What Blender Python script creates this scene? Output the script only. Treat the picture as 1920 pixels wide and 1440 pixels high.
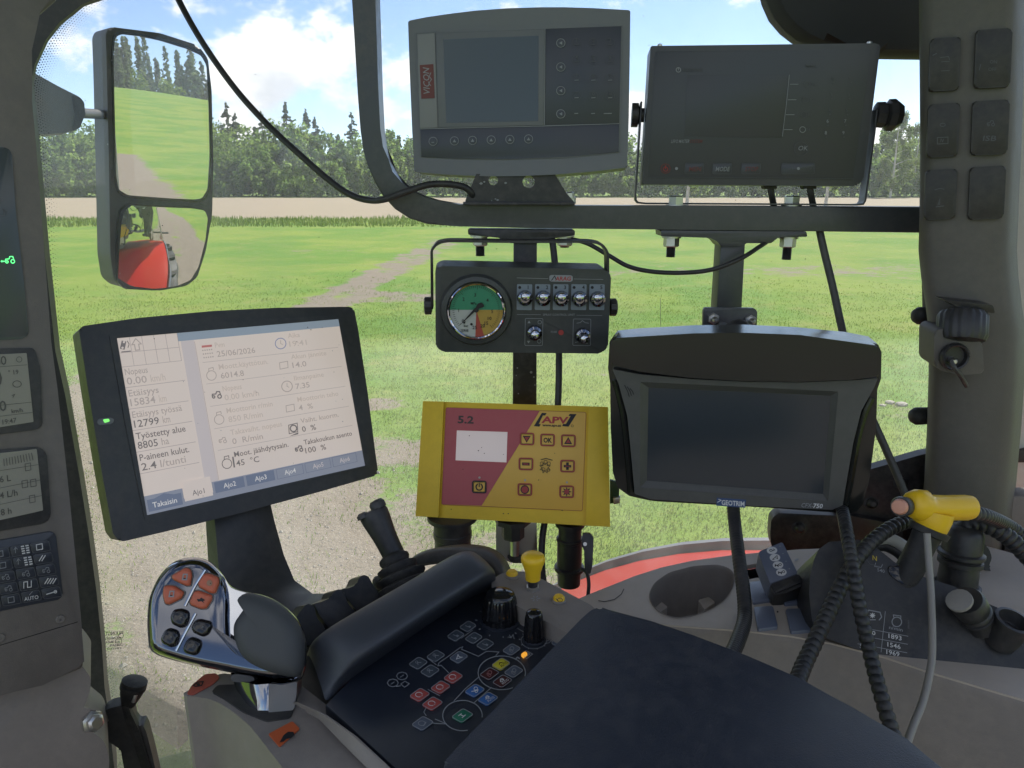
import bpy, bmesh, math, random
from mathutils import Vector, Matrix, noise
from mathutils.geometry import tessellate_polygon
R = math.radians
random.seed(7)
for o in list(bpy.data.objects): bpy.data.objects.remove(o)
SC = bpy.context.scene
COL = SC.collection

# ------------------------------------------------------------------ camera
F = 1400.0; PITCH = R(15); CAMZ = 2.6
CAM = Vector((0, 0, CAMZ))
UPV = Vector((0, math.sin(PITCH), math.cos(PITCH))); FWD = Vector((0, math.cos(PITCH), -math.sin(PITCH)))
cd = bpy.data.cameras.new('camera'); cam = bpy.data.objects.new('camera', cd); COL.objects.link(cam)
cam.location = CAM; cam.rotation_euler = (R(90) - PITCH, 0, 0)
cd.sensor_width = 36; cd.lens = 36 * F / 1920; cd.clip_start = .02; cd.clip_end = 5000
SC.camera = cam

# ------------------------------------------------------------------ sky and sun
SUN_AZ, SUN_EL = R(38), R(47)            # azimuth clockwise from +Y
sd = Vector((math.sin(SUN_AZ) * math.cos(SUN_EL), math.cos(SUN_AZ) * math.cos(SUN_EL), math.sin(SUN_EL)))
w = bpy.data.worlds.new('World'); SC.world = w; w.use_nodes = True
nt = w.node_tree; N = nt.nodes; LK = nt.links
for n in list(N): N.remove(n)
def nd(tree, typ, **k):
    n = tree.nodes.new(typ)
    for a, b in k.items():
        if a == 'inp':
            for i, v in b.items(): n.inputs[i].default_value = v
        else: setattr(n, a, b)
    return n
out = nd(nt, 'ShaderNodeOutputWorld'); bg = nd(nt, 'ShaderNodeBackground', inp={1: .075})
sky = nd(nt, 'ShaderNodeTexSky', sky_type='NISHITA', sun_disc=False, sun_elevation=SUN_EL, sun_rotation=SUN_AZ, air_density=.65, dust_density=.1, ozone_density=2.0)
tc = nd(nt, 'ShaderNodeTexCoord'); sp = nd(nt, 'ShaderNodeSeparateXYZ'); LK.new(tc.outputs['Generated'], sp.inputs[0])
def mth(op, a, b=None, c=None, tree=nt):
    n = nd(tree, 'ShaderNodeMath', operation=op)
    for i, v in enumerate((a, b, c)):
        if v is None: continue
        if isinstance(v, (int, float)): n.inputs[i].default_value = v
        else: tree.links.new(v, n.inputs[i])
    return n.outputs[0]
az = mth('ARCTAN2', sp.outputs[0], sp.outputs[1]); el = mth('ARCSINE', sp.outputs[2])
CLX, CLY, CLZ = -.17, 0.13, 3.0
def cloudnoise(daz, delv, scale, detail, rough, seed):
    cb = nd(nt, 'ShaderNodeCombineXYZ', inp={2: seed})
    LK.new(mth('ADD', az, daz), cb.inputs[0]); LK.new(mth('MULTIPLY', mth('ADD', el, delv), 1.55), cb.inputs[1])
    n = nd(nt, 'ShaderNodeTexNoise', inp={'Scale': scale, 'Detail': detail, 'Roughness': rough, 'Lacunarity': 2.1}); LK.new(cb.outputs[0], n.inputs['Vector'])
    return n.outputs['Fac']
CS = 13.7
big = cloudnoise(CLX, CLY, 3.1, 2, .5, CS)
mid = cloudnoise(CLX, CLY, 6.5, 9, .6, CS + 3)
dens = mth('ADD', mth('MULTIPLY', big, .62), mth('MULTIPLY', mid, .45))
midu = cloudnoise(CLX - .018, CLY + .03, 6.5, 5, .6, CS + 3); bigu = cloudnoise(CLX - .02, CLY + .04, 3.1, 2, .5, CS)
densu = mth('ADD', mth('MULTIPLY', bigu, .62), mth('MULTIPLY', midu, .45))
mask = nd(nt, 'ShaderNodeMapRange', interpolation_type='SMOOTHSTEP', inp={1: .545, 2: .60}); LK.new(dens, mask.inputs[0])
shade = nd(nt, 'ShaderNodeMapRange', interpolation_type='SMOOTHSTEP', inp={1: .54, 2: .66, 3: 1.0, 4: .25}); LK.new(densu, shade.inputs[0])
cc = nd(nt, 'ShaderNodeMix', data_type='RGBA'); cc.inputs[6].default_value = (3.5, 3.8, 4.4, 1); cc.inputs[7].default_value = (7.0, 6.9, 6.75, 1)
LK.new(shade.outputs[0], cc.inputs[0])
mx = nd(nt, 'ShaderNodeMix', data_type='RGBA'); LK.new(mask.outputs[0], mx.inputs[0]); LK.new(sky.outputs[0], mx.inputs[6]); LK.new(cc.outputs[2], mx.inputs[7])
LK.new(mx.outputs[2], bg.inputs[0]); LK.new(bg.outputs[0], out.inputs[0])
sl = bpy.data.lights.new('sun', 'SUN'); sl.energy = 3.6; sl.angle = R(.6); sl.color = (1, .95, .86)
so = bpy.data.objects.new('sun', sl); COL.objects.link(so); so.rotation_euler = (-sd).to_track_quat('-Z', 'Y').to_euler(); so.location = (0, 0, 30)
vs = SC.view_settings; vs.view_transform = 'Standard'; vs.look = 'None'; vs.gamma = 1; vs.use_curve_mapping = False; vs.exposure = 1.4
SC.render.engine = 'CYCLES'; SC.cycles.max_bounces = 8; SC.cycles.transparent_max_bounces = 12
SC.cycles.sample_clamp_indirect = 6

# ------------------------------------------------------------------ helpers
def ray(x, y):
    return FWD + UPV * ((720 - y) / F) + Vector(((x - 960) / F, 0, 0))
def P(x, y, d): return CAM + ray(x, y) * d
def HZ(x, y, h):
    r = ray(x, y); return CAM + r * (h / r.z)
def srgb(h):
    h = h.lstrip('#'); c = [int(h[i:i + 2], 16) / 255 for i in (0, 2, 4)]
    return tuple((v / 12.92 if v <= .04045 else ((v + .055) / 1.055) ** 2.4) for v in c)
MATS = {}
def mat(name, col, rough=.5, metal=0, grain=0, gs=900., dust=0., spec=.5, emit=None, es=1., var=0., coat=0., dustcol=(.42, .38, .31), dscale=9.):
    if name in MATS: return MATS[name]
    m = bpy.data.materials.new(name); m.use_nodes = True; t = m.node_tree; b = t.nodes['Principled BSDF']
    b.inputs['Base Color'].default_value = (*col[:3], 1); b.inputs['Roughness'].default_value = rough; b.inputs['Metallic'].default_value = metal
    b.inputs['Specular IOR Level'].default_value = spec; b.inputs['Coat Weight'].default_value = coat; b.inputs['Coat Roughness'].default_value = .1
    if emit: b.inputs['Emission Color'].default_value = (*emit, 1); b.inputs['Emission Strength'].default_value = es
    if grain or dust or var:
        g = nd(t, 'ShaderNodeNewGeometry')
        if grain:
            n = nd(t, 'ShaderNodeTexNoise', inp={'Scale': gs, 'Detail': 2}); t.links.new(g.outputs['Position'], n.inputs['Vector'])
            bp = nd(t, 'ShaderNodeBump', inp={'Strength': grain, 'Distance': .0006}); t.links.new(n.outputs['Fac'], bp.inputs['Height']); t.links.new(bp.outputs[0], b.inputs['Normal'])
        cur = None
        if var:
            n3 = nd(t, 'ShaderNodeTexNoise', inp={'Scale': dscale * 1.7, 'Detail': 6, 'Roughness': .65}); t.links.new(g.outputs['Position'], n3.inputs['Vector'])
            mr = nd(t, 'ShaderNodeMapRange', inp={1: .3, 2: .7, 3: 1 - var, 4: 1 + var}); t.links.new(n3.outputs['Fac'], mr.inputs[0])
            vm = nd(t, 'ShaderNodeVectorMath', operation='SCALE'); vm.inputs[0].default_value = col[:3]; t.links.new(mr.outputs[0], vm.inputs['Scale']); cur = vm.outputs[0]
        if dust:
            n2 = nd(t, 'ShaderNodeTexNoise', inp={'Scale': dscale, 'Detail': 8, 'Roughness': .7}); t.links.new(g.outputs['Position'], n2.inputs['Vector'])
            n4 = nd(t, 'ShaderNodeTexNoise', inp={'Scale': 90., 'Detail': 4, 'Roughness': .7}); t.links.new(g.outputs['Position'], n4.inputs['Vector'])
            a = mth('MULTIPLY', n2.outputs['Fac'], n4.outputs['Fac'], tree=t)
            mr = nd(t, 'ShaderNodeMapRange', inp={1: .2, 2: .5, 3: 0, 4: dust}); t.links.new(a, mr.inputs[0])
            mx_ = nd(t, 'ShaderNodeMix', data_type='RGBA'); t.links.new(mr.outputs[0], mx_.inputs[0])
            if cur: t.links.new(cur, mx_.inputs[6])
            else: mx_.inputs[6].default_value = (*col[:3], 1)
            mx_.inputs[7].default_value = (*dustcol, 1); cur = mx_.outputs[2]
            rr_ = nd(t, 'ShaderNodeMapRange', inp={1: 0, 2: max(dust, .01), 3: rough, 4: min(1, rough + .2)}); t.links.new(mr.outputs[0], rr_.inputs[0]); t.links.new(rr_.outputs[0], b.inputs['Roughness'])
        if cur: t.links.new(cur, b.inputs['Base Color'])
    MATS[name] = m; return m

def mesh_obj(name, bm, m, parent=None, smooth=40, kind=None):
    bmesh.ops.recalc_face_normals(bm, faces=bm.faces[:])
    me = bpy.data.meshes.new(name); bm.to_mesh(me); bm.free()
    if smooth:
        me.polygons.foreach_set('use_smooth', [True] * len(me.polygons)); me.set_sharp_from_angle(angle=R(smooth))
    me.materials.append(m)
    o = bpy.data.objects.new(name, me); COL.objects.link(o)
    if parent is not None: o.parent = parent
    if kind: o['kind'] = kind
    return o
def tagit(o, label, cat, group=None):
    o['label'] = label; o['category'] = cat
    if group: o['group'] = group
    return o
def rpoly(pts, r, n=4):
    """round every corner of a polygon (any 2-D units)"""
    if not r: return list(pts)
    res = []; L = len(pts)
    for i in range(L):
        rr = r[i] if isinstance(r, (list, tuple)) else r
        a, b, c = Vector(pts[i - 1]), Vector(pts[i]), Vector(pts[(i + 1) % L])
        d1, d2 = a - b, c - b
        k1 = min(rr, d1.length * .48); k2 = min(rr, d2.length * .48)
        if rr <= 0 or k1 < 1e-9: res.append(tuple(b)); continue
        s, e = b + d1.normalized() * k1, b + d2.normalized() * k2
        for j in range(n + 1):
            t = j / n; q = s * (1 - t) ** 2 + b * 2 * t * (1 - t) + e * t * t; res.append(tuple(q))
    return res
def sclosed(pts, n=3):
    p = [Vector((a, b, 0)) for a, b in pts]; L = len(p); o = []
    for i in range(L):
        a, b, c, d = p[i - 1], p[i], p[(i + 1) % L], p[(i + 2) % L]
        for j in range(n):
            t = j / n; q = .5 * ((2 * b) + (c - a) * t + (2 * a - 5 * b + 4 * c - d) * t * t + (3 * b - a - 3 * c + d) * t ** 3); o.append((q.x, q.y))
    return o
def circ(x, y, rx, ry=None, n=24, a0=0):
    ry = ry or rx
    return [(x + rx * math.cos(a0 + 2 * math.pi * i / n), y + ry * math.sin(a0 + 2 * math.pi * i / n)) for i in range(n)]
def bm_prism(top, z0, bev=0, seg=2, bot_scale=None, bevback=False):
    """top: list of local Vectors on z=z1; extruded down to z=z0"""
    bm = bmesh.new(); a = [bm.verts.new(p) for p in top]
    c = sum((Vector(p) for p in top), Vector()) / len(top)
    def bp(p):
        q = Vector((p[0], p[1], 0)); 
        if bot_scale: q = Vector((c.x, c.y, 0)) + (q - Vector((c.x, c.y, 0))) * bot_scale
        return (q.x, q.y, z0)
    b = [bm.verts.new(bp(p)) for p in top]
    f = bm.faces.new(a); g = bm.faces.new(b[::-1]); n = len(a)
    for i in range(n): bm.faces.new((a[i], b[i], b[(i + 1) % n], a[(i + 1) % n]))
    if bev:
        ed = list(f.edges) + (list(g.edges) if bevback else [])
        bmesh.ops.bevel(bm, geom=ed, offset=bev, segments=seg, profile=.5, affect='EDGES', clamp_overlap=True)
    return bm
def bm_holes(outer, holes, z1, z0):
    """plate with holes; outer/holes lists of local Vectors (x,y)"""
    loops = [[Vector((p[0], p[1], 0)) for p in l] for l in [outer] + holes]
    flat = [v for l in loops for v in l]
    tris = tessellate_polygon(loops); bm = bmesh.new()
    a = [bm.verts.new((v.x, v.y, z1)) for v in flat]; b = [bm.verts.new((v.x, v.y, z0)) for v in flat]
    for t in tris:
        try: bm.faces.new([a[i] for i in t]); bm.faces.new([b[i] for i in reversed(t)])
        except ValueError: pass
    k = 0
    for l in loops:
        n = len(l)
        for i in range(n):
            p, q = k + i, k + (i + 1) % n
            bm.faces.new((a[p], a[q], b[q], b[p]))
        k += n
    return bm
def bm_dome(pts, z, h, rings=5, flat=0., base=0.):
    """inflated polygon: pts local xy; optional flat plateau share"""
    bm = bmesh.new(); n = len(pts)
    c = Vector((sum(p[0] for p in pts) / n, sum(p[1] for p in pts) / n)); prev = None; first = None
    if base:
        first = [bm.verts.new((p[0], p[1], z - base)) for p in pts]; prev = first
    for k in range(rings):
        a = k / rings * math.pi / 2; s = flat + (1 - flat) * math.cos(a); zz = z + h * math.sin(a)
        ring = [bm.verts.new((c.x + (p[0] - c.x) * s, c.y + (p[1] - c.y) * s, zz)) for p in pts]
        if prev:
            for i in range(n): bm.faces.new((prev[i], prev[(i + 1) % n], ring[(i + 1) % n], ring[i]))
        prev = ring
    if flat:
        ring = [bm.verts.new((c.x + (p[0] - c.x) * flat, c.y + (p[1] - c.y) * flat, z + h)) for p in pts]
        for i in range(n): bm.faces.new((prev[i], prev[(i + 1) % n], ring[(i + 1) % n], ring[i]))
        prev = ring
    v = bm.verts.new((c.x, c.y, z + h))
    for i in range(n): bm.faces.new((prev[i], prev[(i + 1) % n], v))
    return bm
def bm_loft(secs, close_u=False, caps=False, bm=None):
    bm = bm or bmesh.new(); g = [[bm.verts.new(p) for p in s] for s in secs]; m = len(secs[0])
    for i in range(len(g) - 1):
        for j in range(m if close_u else m - 1):
            k = (j + 1) % m
            try: bm.faces.new((g[i][j], g[i][k], g[i + 1][k], g[i + 1][j]))
            except ValueError: pass
    if caps:
        bm.faces.new(g[0][::-1]); bm.faces.new(g[-1])
    return bm
def subdiv(bm, it=1):
    """smooth subdivision through a temporary modifier-free catmull-like op"""
    me = bpy.data.meshes.new('t'); bm.to_mesh(me); bm.free(); o = bpy.data.objects.new('t', me); COL.objects.link(o)
    md = o.modifiers.new('s', 'SUBSURF'); md.levels = it; md.render_levels = it
    dg = bpy.context.evaluated_depsgraph_get(); e = o.evaluated_get(dg); me2 = bpy.data.meshes.new_from_object(e)
    nb = bmesh.new(); nb.from_mesh(me2); bpy.data.objects.remove(o); bpy.data.meshes.remove(me); bpy.data.meshes.remove(me2)
    return nb
def basis(a):
    a = Vector(a).normalized(); t = Vector((0, 0, 1)) if abs(a.z) < .9 else Vector((1, 0, 0))
    x = t.cross(a).normalized(); return x, a.cross(x), a
def bm_lathe(prof, O, A, seg=24, caps=True, bm=None, knurl=0, kn=12, a0=0):
    """prof: list of (radius, height along axis A from O)"""
    x, y, a = basis(A); O = Vector(O); secs = []
    for r, h in prof:
        s = []
        for i in range(seg):
            th = a0 + 2 * math.pi * i / seg; rr = r * (1 + (knurl if (i // max(1, seg // (2 * kn))) % 2 else 0)) if knurl else r
            s.append(O + a * h + (x * math.cos(th) + y * math.sin(th)) * rr)
        secs.append(s)
    return bm_loft(secs, True, caps, bm)
def catmull(pts, n=8):
    p = [Vector(v) for v in pts]; p = [p[0] * 2 - p[1]] + p + [p[-1] * 2 - p[-2]]; o = []
    for i in range(1, len(p) - 2):
        for j in range(n):
            t = j / n
            o.append(.5 * ((2 * p[i]) + (p[i + 1] - p[i - 1]) * t + (2 * p[i - 1] - 5 * p[i] + 4 * p[i + 1] - p[i + 2]) * t * t + (3 * p[i] - p[i - 1] - 3 * p[i + 1] + p[i + 2]) * t ** 3))
    o.append(p[-2]); return o
def bm_tube(pts, r, seg=10, n=8, smooth=True, ripple=0, pitch=.006, bm=None, sq=None):
    c = catmull(pts, n) if smooth else [Vector(p) for p in pts]
    if ripple:
        d = [0]
        for i in range(1, len(c)): d.append(d[-1] + (c[i] - c[i - 1]).length)
        step = pitch / 4; out_ = []; k = 0; s = 0
        while s < d[-1]:
            while k < len(c) - 2 and d[k + 1] < s: k += 1
            t = (s - d[k]) / max(1e-9, d[k + 1] - d[k]); out_.append(c[k].lerp(c[k + 1], min(1, t))); s += step
        c = out_
    secs = []; x = None
    for i, p in enumerate(c):
        t = (c[min(i + 1, len(c) - 1)] - c[max(i - 1, 0)]).normalized()
        if x is None: x, y, _ = basis(t)
        x = (x - t * x.dot(t)).normalized(); y = t.cross(x)
        rr = r if not callable(r) else r(i / (len(c) - 1))
        if ripple: rr *= (1 + ripple * (1, .6, -1, .6)[i % 4])
        secs.append([p + (x * math.cos(2 * math.pi * j / seg) + y * math.sin(2 * math.pi * j / seg)) * rr for j in range(seg)])
    return bm_loft(secs, True, True, bm)
_TX = {}
def text_unit(s, bold=0):
    key = (s, bold)
    if key in _TX: return _TX[key]
    c = bpy.data.curves.new('t', 'FONT'); c.body = s; c.size = 1; c.resolution_u = 2; c.offset = .008 + .026 * bold
    o = bpy.data.objects.new('t', c); COL.objects.link(o)
    dg = bpy.context.evaluated_depsgraph_get(); me = bpy.data.meshes.new_from_object(o.evaluated_get(dg))
    v = [(a.co.x, a.co.y) for a in me.vertices]; f = [tuple(p.vertices) for p in me.polygons]
    bpy.data.objects.remove(o); bpy.data.curves.remove(c); bpy.data.meshes.remove(me)
    x0 = min(a[0] for a in v); x1 = max(a[0] for a in v)
    _TX[key] = ([(a[0] - x0, a[1]) for a in v], f, x1 - x0); return _TX[key]

class T:
    """a thing: an Empty with a frame (x right, y up, z towards the viewer); parts are built in that frame"""
    def __init__(s, name, label, cat, M, group=None):
        s.o = bpy.data.objects.new(name, None); COL.objects.link(s.o); s.o.empty_display_size = .05
        s.o.matrix_world = M; s.M = M; s.I = M.inverted(); s.c = s.I @ CAM
        tagit(s.o, label, cat, group)
    def L(s, wpt): return s.I @ Vector(wpt)
    def D(s, wdir): return s.I.to_3x3() @ Vector(wdir)
    def p(s, x, y, d): return s.I @ P(x, y, d)
    def at(s, x, y, off=0.):
        r = s.I.to_3x3() @ ray(x, y); t = (off - s.c.z) / r.z; return s.c + r * t
    def m(s, x, y, off=0.): return (s.at(x + 1, y, off) - s.at(x - 1, y, off)).length / 2
    def poly(s, pts, off=0.): return [s.at(a, b, off) for a, b in pts]
    def add(s, name, bm, m, parent=None, smooth=40, kind=None, label=None):
        o = mesh_obj(name, bm, m, parent or s.o, smooth, kind)
        if label: o['label'] = label
        return o
    def prism(s, name, pts, z1, z0, m, bev=0, rad=0, parent=None, seg=2, bs=None, back=False, label=None, kind=None):
        return s.add(name, bm_prism(s.poly(rpoly(pts, rad), z1), z0, bev, seg, bs, back), m, parent, label=label, kind=kind)
    def dome(s, name, pts, z, h, m, rad=0, parent=None, flat=0., base=0., rings=5):
        return s.add(name, bm_dome(s.poly(rpoly(pts, rad), z), z, h, rings, flat, base), m, parent, smooth=60)
    def lathe(s, name, prof, O, A, m, parent=None, seg=24, knurl=0, kn=12, smooth=40, a0=0):
        return s.add(name, bm_lathe(prof, O, A, seg, knurl=knurl, kn=kn, a0=a0), m, parent, smooth)
def frame(x, y, d, yaw, tilt, roll=0):
    yaw, tilt = R(yaw), R(tilt)
    n = Vector((math.sin(yaw) * math.cos(tilt), -math.cos(yaw) * math.cos(tilt), math.sin(tilt)))
    u = Vector((0, 0, 1)).cross(n).normalized(); v = n.cross(u)
    if roll: q = Matrix.Rotation(R(roll), 3, n); u = q @ u; v = q @ v
    return mtx(P(x, y, d), u, v, n)
def mtx(o, u, v, n):
    m = Matrix.Identity(4)
    for i in range(3): m[i][0] = u[i]; m[i][1] = v[i]; m[i][2] = n[i]; m[i][3] = o[i]
    return m
def loc(o): return Matrix.Translation(Vector(o))
class Pr:
    """flat print (lettering, symbols) laid on a thing's face; pixel-space layout projected on that face"""
    def __init__(s, t, off, step=.00001): s.t = t; s.off = off; s.step = step; s.k = 0; s.b = {}
    def bm(s, m):
        s.k += 1; return s.b.setdefault(m, bmesh.new())
    def z(s): return s.off + s.k * s.step
    def raw(s, m, verts, faces):
        b = s.bm(m); z = s.z(); vv = [b.verts.new(s.t.at(x, y, z)) for x, y in verts]
        for f in faces:
            try: b.faces.new([vv[i] for i in f])
            except ValueError: pass
    def text(s, m, st, x, y, h, w=None, dx=(1, 0), up=(0, -1), al='l', it=0, bold=0):
        v, f, tw = text_unit(st, bold); sx = (w / tw) if w else h
        d = Vector(dx).normalized(); u = Vector(up).normalized()
        o = Vector((x, y)) - d * (tw * sx * {'l': 0, 'c': .5, 'r': 1}[al])
        s.raw(m, [tuple(o + d * (a * sx + it * b * h) + u * (b * h)) for a, b in v], f)
    def line(s, m, pts, wd, closed=False):
        p = [Vector(q) for q in pts]; n = len(p); A = []; B = []
        for i in range(n):
            a = p[i - 1] if (i > 0 or closed) else None; c = p[(i + 1) % n] if (i < n - 1 or closed) else None
            d1 = (p[i] - a).normalized() if a is not None and (p[i] - a).length > 0 else None; d2 = (c - p[i]).normalized() if c is not None and (c - p[i]).length > 0 else None
            d1 = d1 or d2; d2 = d2 or d1
            n1 = Vector((-d1.y, d1.x)); n2 = Vector((-d2.y, d2.x)); q = n1 + n2
            q = q.normalized() if q.length > .2 else n1
            k = wd / 2 / max(.45, q.dot(n1)); A.append(tuple(p[i] + q * k)); B.append(tuple(p[i] - q * k))
        e = n if closed else n - 1
        s.raw(m, A + B, [(i, (i + 1) % n, n + (i + 1) % n, n + i) for i in range(e)])
    def poly(s, m, pts): s.raw(m, pts, [tuple(range(len(pts)))])
    def disc(s, m, x, y, r, ry=None): s.poly(m, circ(x, y, r, ry, 16))
    def ring(s, m, x, y, r, wd, ry=None, n=20): s.line(m, circ(x, y, r, ry, n), wd, True)
    def done(s, name='printed_marking', parent=None):
        for m, b in s.b.items(): mesh_obj(name, b, m, parent or s.t.o, 0, 'stuff' if len(b.faces) > 1 else None)
        s.b = {}
def copy_tree(o, parent=None):
    c = o.copy(); COL.objects.link(c); c.parent = parent
    for ch in o.children: copy_tree(ch, c)
    return c

# ================================================================== the land
TF = Vector((-.87, .5, 0)).normalized(); TR = Vector((.5, .87, 0)).normalized()      # tractor forward / right
def sstep(a, b, x):
    t = max(0., min(1., (x - a) / (b - a))); return t * t * (3 - 2 * t)
def height(x, y):
    s = .8 * x - .6 * y; q = .6 * x + .8 * y
    h = sstep(20, 290, s) * (8.0 + 13.0 * (1 - sstep(70, 150, q)))
    return h + .05 * noise.noise((x * .15, y * .15, 0)) * min(1, math.hypot(x, y) / 20)
def G(x, y): return HZ(x, y, -CAMZ)
def fr2(f, r): return TF * f + TR * r
def seg_d(p, a, b):
    ab = b - a; t = max(0, min(1, (p - a).dot(ab) / max(1e-9, ab.length_squared))); return (p - (a + ab * t)).length, t
TRK = [Vector((70, -27, 0)), Vector((18, -4.4, 0)), fr2(-2, 2.3), fr2(4, 2.2), fr2(7, 4.2), G(430, 650), G(600, 575), G(700, 522), G(800, 470), G(830, 450)]
TRK = [Vector((p.x, p.y)) for p in TRK]; TRA = [1, 1, 1, 1, 1, .92, .85, .8, .75, .5]; TRW = [3.8, 3.2, 2.4, 2.5, 2.7, 1.7, .8, .8, 1.0, .7]
PATCH = [(G(735, 555), 2.6, 1.3, .6), (G(720, 850), 1.1, .7, .7), (G(700, 760), .9, .4, .5), (G(1690, 775), 1.6, .5, .35), (G(620, 1040), 1.4, .9, .75), (G(905, 1010), .8, .4, .5), (G(1090, 700), 1.0, .35, .42), (G(1450, 510), 9, 2.0, .42), (G(1620, 500), 6, 1.6, .42), (G(850, 940), 1.2, .5, .6), (G(960, 880), .8, .5, .4), (G(560, 470), 5, 1, .35)]
def dirt(x, y):
    p = Vector((x, y)); v = 0
    if x * x + y * y < 120 ** 2:
        for i in range(len(TRK) - 1):
            d, t = seg_d(p, TRK[i], TRK[i + 1]); wd = TRW[i] * (1 - t) + TRW[i + 1] * t
            v = max(v, (TRA[i] * (1 - t) + TRA[i + 1] * t) * (1 - sstep(wd * .45, wd * 1.15, d)) * (1 - .42 * math.exp(-(d / (wd * .2)) ** 2)))
        for c, rx, ry, a in PATCH:
            q = math.hypot((x - c.x) / rx, (y - c.y) / ry); v = max(v, a * (1 - sstep(.3, 1.25, q)))
    return v
NR, NA = 197, 300
verts = []; da = []; fa = []
for i in range(NR):
    r = 1.2 * (1.031 ** i)
    for j in range(NA):
        a = 2 * math.pi * j / NA; x, y = r * math.sin(a), r * math.cos(a)
        verts.append((x, y, height(x, y))); da.append(dirt(x, y))
        wob = 3 * noise.noise((x * .03, y * .03, 5))
        fa.append(sstep(57, 62, y + wob * .4) * (1 - sstep(148, 152, y + wob)) * (1 - sstep(30, 45, .8 * x - .6 * y)))
faces = [(i * NA + j, i * NA + (j + 1) % NA, (i + 1) * NA + (j + 1) % NA, (i + 1) * NA + j) for i in range(NR - 1) for j in range(NA)]
faces.append(tuple(range(NA - 1, -1, -1)))
me = bpy.data.meshes.new('ground'); me.from_pydata(verts, [], faces); me.polygons.foreach_set('use_smooth', [True] * len(faces))
for nm, arr in (('dirt', da), ('field', fa)):
    at_ = me.attributes.new(nm, 'FLOAT', 'POINT'); at_.data.foreach_set('value', arr)
ground = bpy.data.objects.new('ground', me); COL.objects.link(ground); ground['kind'] = 'structure'
gm = bpy.data.materials.new('ground_soil_grass'); gm.use_nodes = True; t = gm.node_tree; b = t.nodes['Principled BSDF']; b.inputs['Roughness'].default_value = .95; b.inputs['Specular IOR Level'].default_value = .15
geo = nd(t, 'ShaderNodeNewGeometry'); ad = nd(t, 'ShaderNodeAttribute', attribute_name='dirt'); af = nd(t, 'ShaderNodeAttribute', attribute_name='field')
def nz(scale, det=6, ro=.6, sxy=None):
    n = nd(t, 'ShaderNodeTexNoise', inp={'Scale': scale, 'Detail': det, 'Roughness': ro})
    if sxy:
        mp = nd(t, 'ShaderNodeMapping'); mp.inputs['Scale'].default_value = sxy; t.links.new(geo.outputs['Position'], mp.inputs[0]); t.links.new(mp.outputs[0], n.inputs['Vector'])
    else: t.links.new(geo.outputs['Position'], n.inputs['Vector'])
    return n.outputs['Fac']
def mrg(v, a, b_, c=0, d=1):
    n = nd(t, 'ShaderNodeMapRange', interpolation_type='SMOOTHSTEP', inp={1: a, 2: b_, 3: c, 4: d}); t.links.new(v, n.inputs[0]); return n.outputs[0]
def mixc(f, a, c):
    n = nd(t, 'ShaderNodeMix', data_type='RGBA')
    t.links.new(f, n.inputs[0])
    for i, v in ((6, a), (7, c)):
        if isinstance(v, tuple): n.inputs[i].default_value = (*v, 1)
        else: t.links.new(v, n.inputs[i])
    return n.outputs[2]
n1 = nz(.16, 5); n2 = nz(2.2, 8, .7); n3 = nz(26, 5, .7); n4 = nz(.5, 4, .6, (.35, 1, 1))
grass = mixc(mrg(n1, .4, .6), (.098, .190, .030), (.165, .226, .042))
n5 = nz(.9, 6, .65); grass = mixc(mrg(n5, .5, .72, 0, .45), grass, (.24, .215, .085))
grass = mixc(mrg(n4, .45, .68, 0, .35), grass, (.115, .190, .028))
grass = mixc(mrg(n2, .52, .75, 0, .6), grass, (.27, .25, .085))
grass = mixc(mrg(n3, .5, .75, 0, .4), grass, (.095, .135, .024))
soil = mixc(n2, (.140, .117, .091), (.23, .198, .158)); soil = mixc(mrg(n3, .5, .8, 0, .65), soil, (.16, .13, .095)); soil = mixc(mrg(nz(60, 3, .7), .58, .72, 0, .6), soil, (.52, .48, .42))
dv = mth('ADD', ad.outputs['Fac'], mth('MULTIPLY', mth('SUBTRACT', mth('ADD', mth('ADD', mth('MULTIPLY', n2, .8, tree=t), mth('MULTIPLY', n5, .9, tree=t), tree=t), mth('MULTIPLY', n3, .4, tree=t), tree=t), 1.05, tree=t), 1.5, tree=t), tree=t)
base = mixc(mrg(dv, .35, .62), grass, soil)
plough = mixc(nz(.4, 5, .6, (.25, 3, 1)), (.235, .20, .150), (.30, .25, .185)); plough = mixc(mrg(nz(3, 5, .7), .5, .7, 0, .5), plough, (.17, .145, .105))
base = mixc(af.outputs['Fac'], base, plough)
t.links.new(base, b.inputs['Base Color'])
bp = nd(t, 'ShaderNodeBump', inp={'Strength': .8, 'Distance': .03}); t.links.new(mth('ADD', n3, mth('MULTIPLY', n2, 2, tree=t), tree=t), bp.inputs['Height']); t.links.new(bp.outputs[0], b.inputs['Normal'])
me.materials.append(gm)

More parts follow.
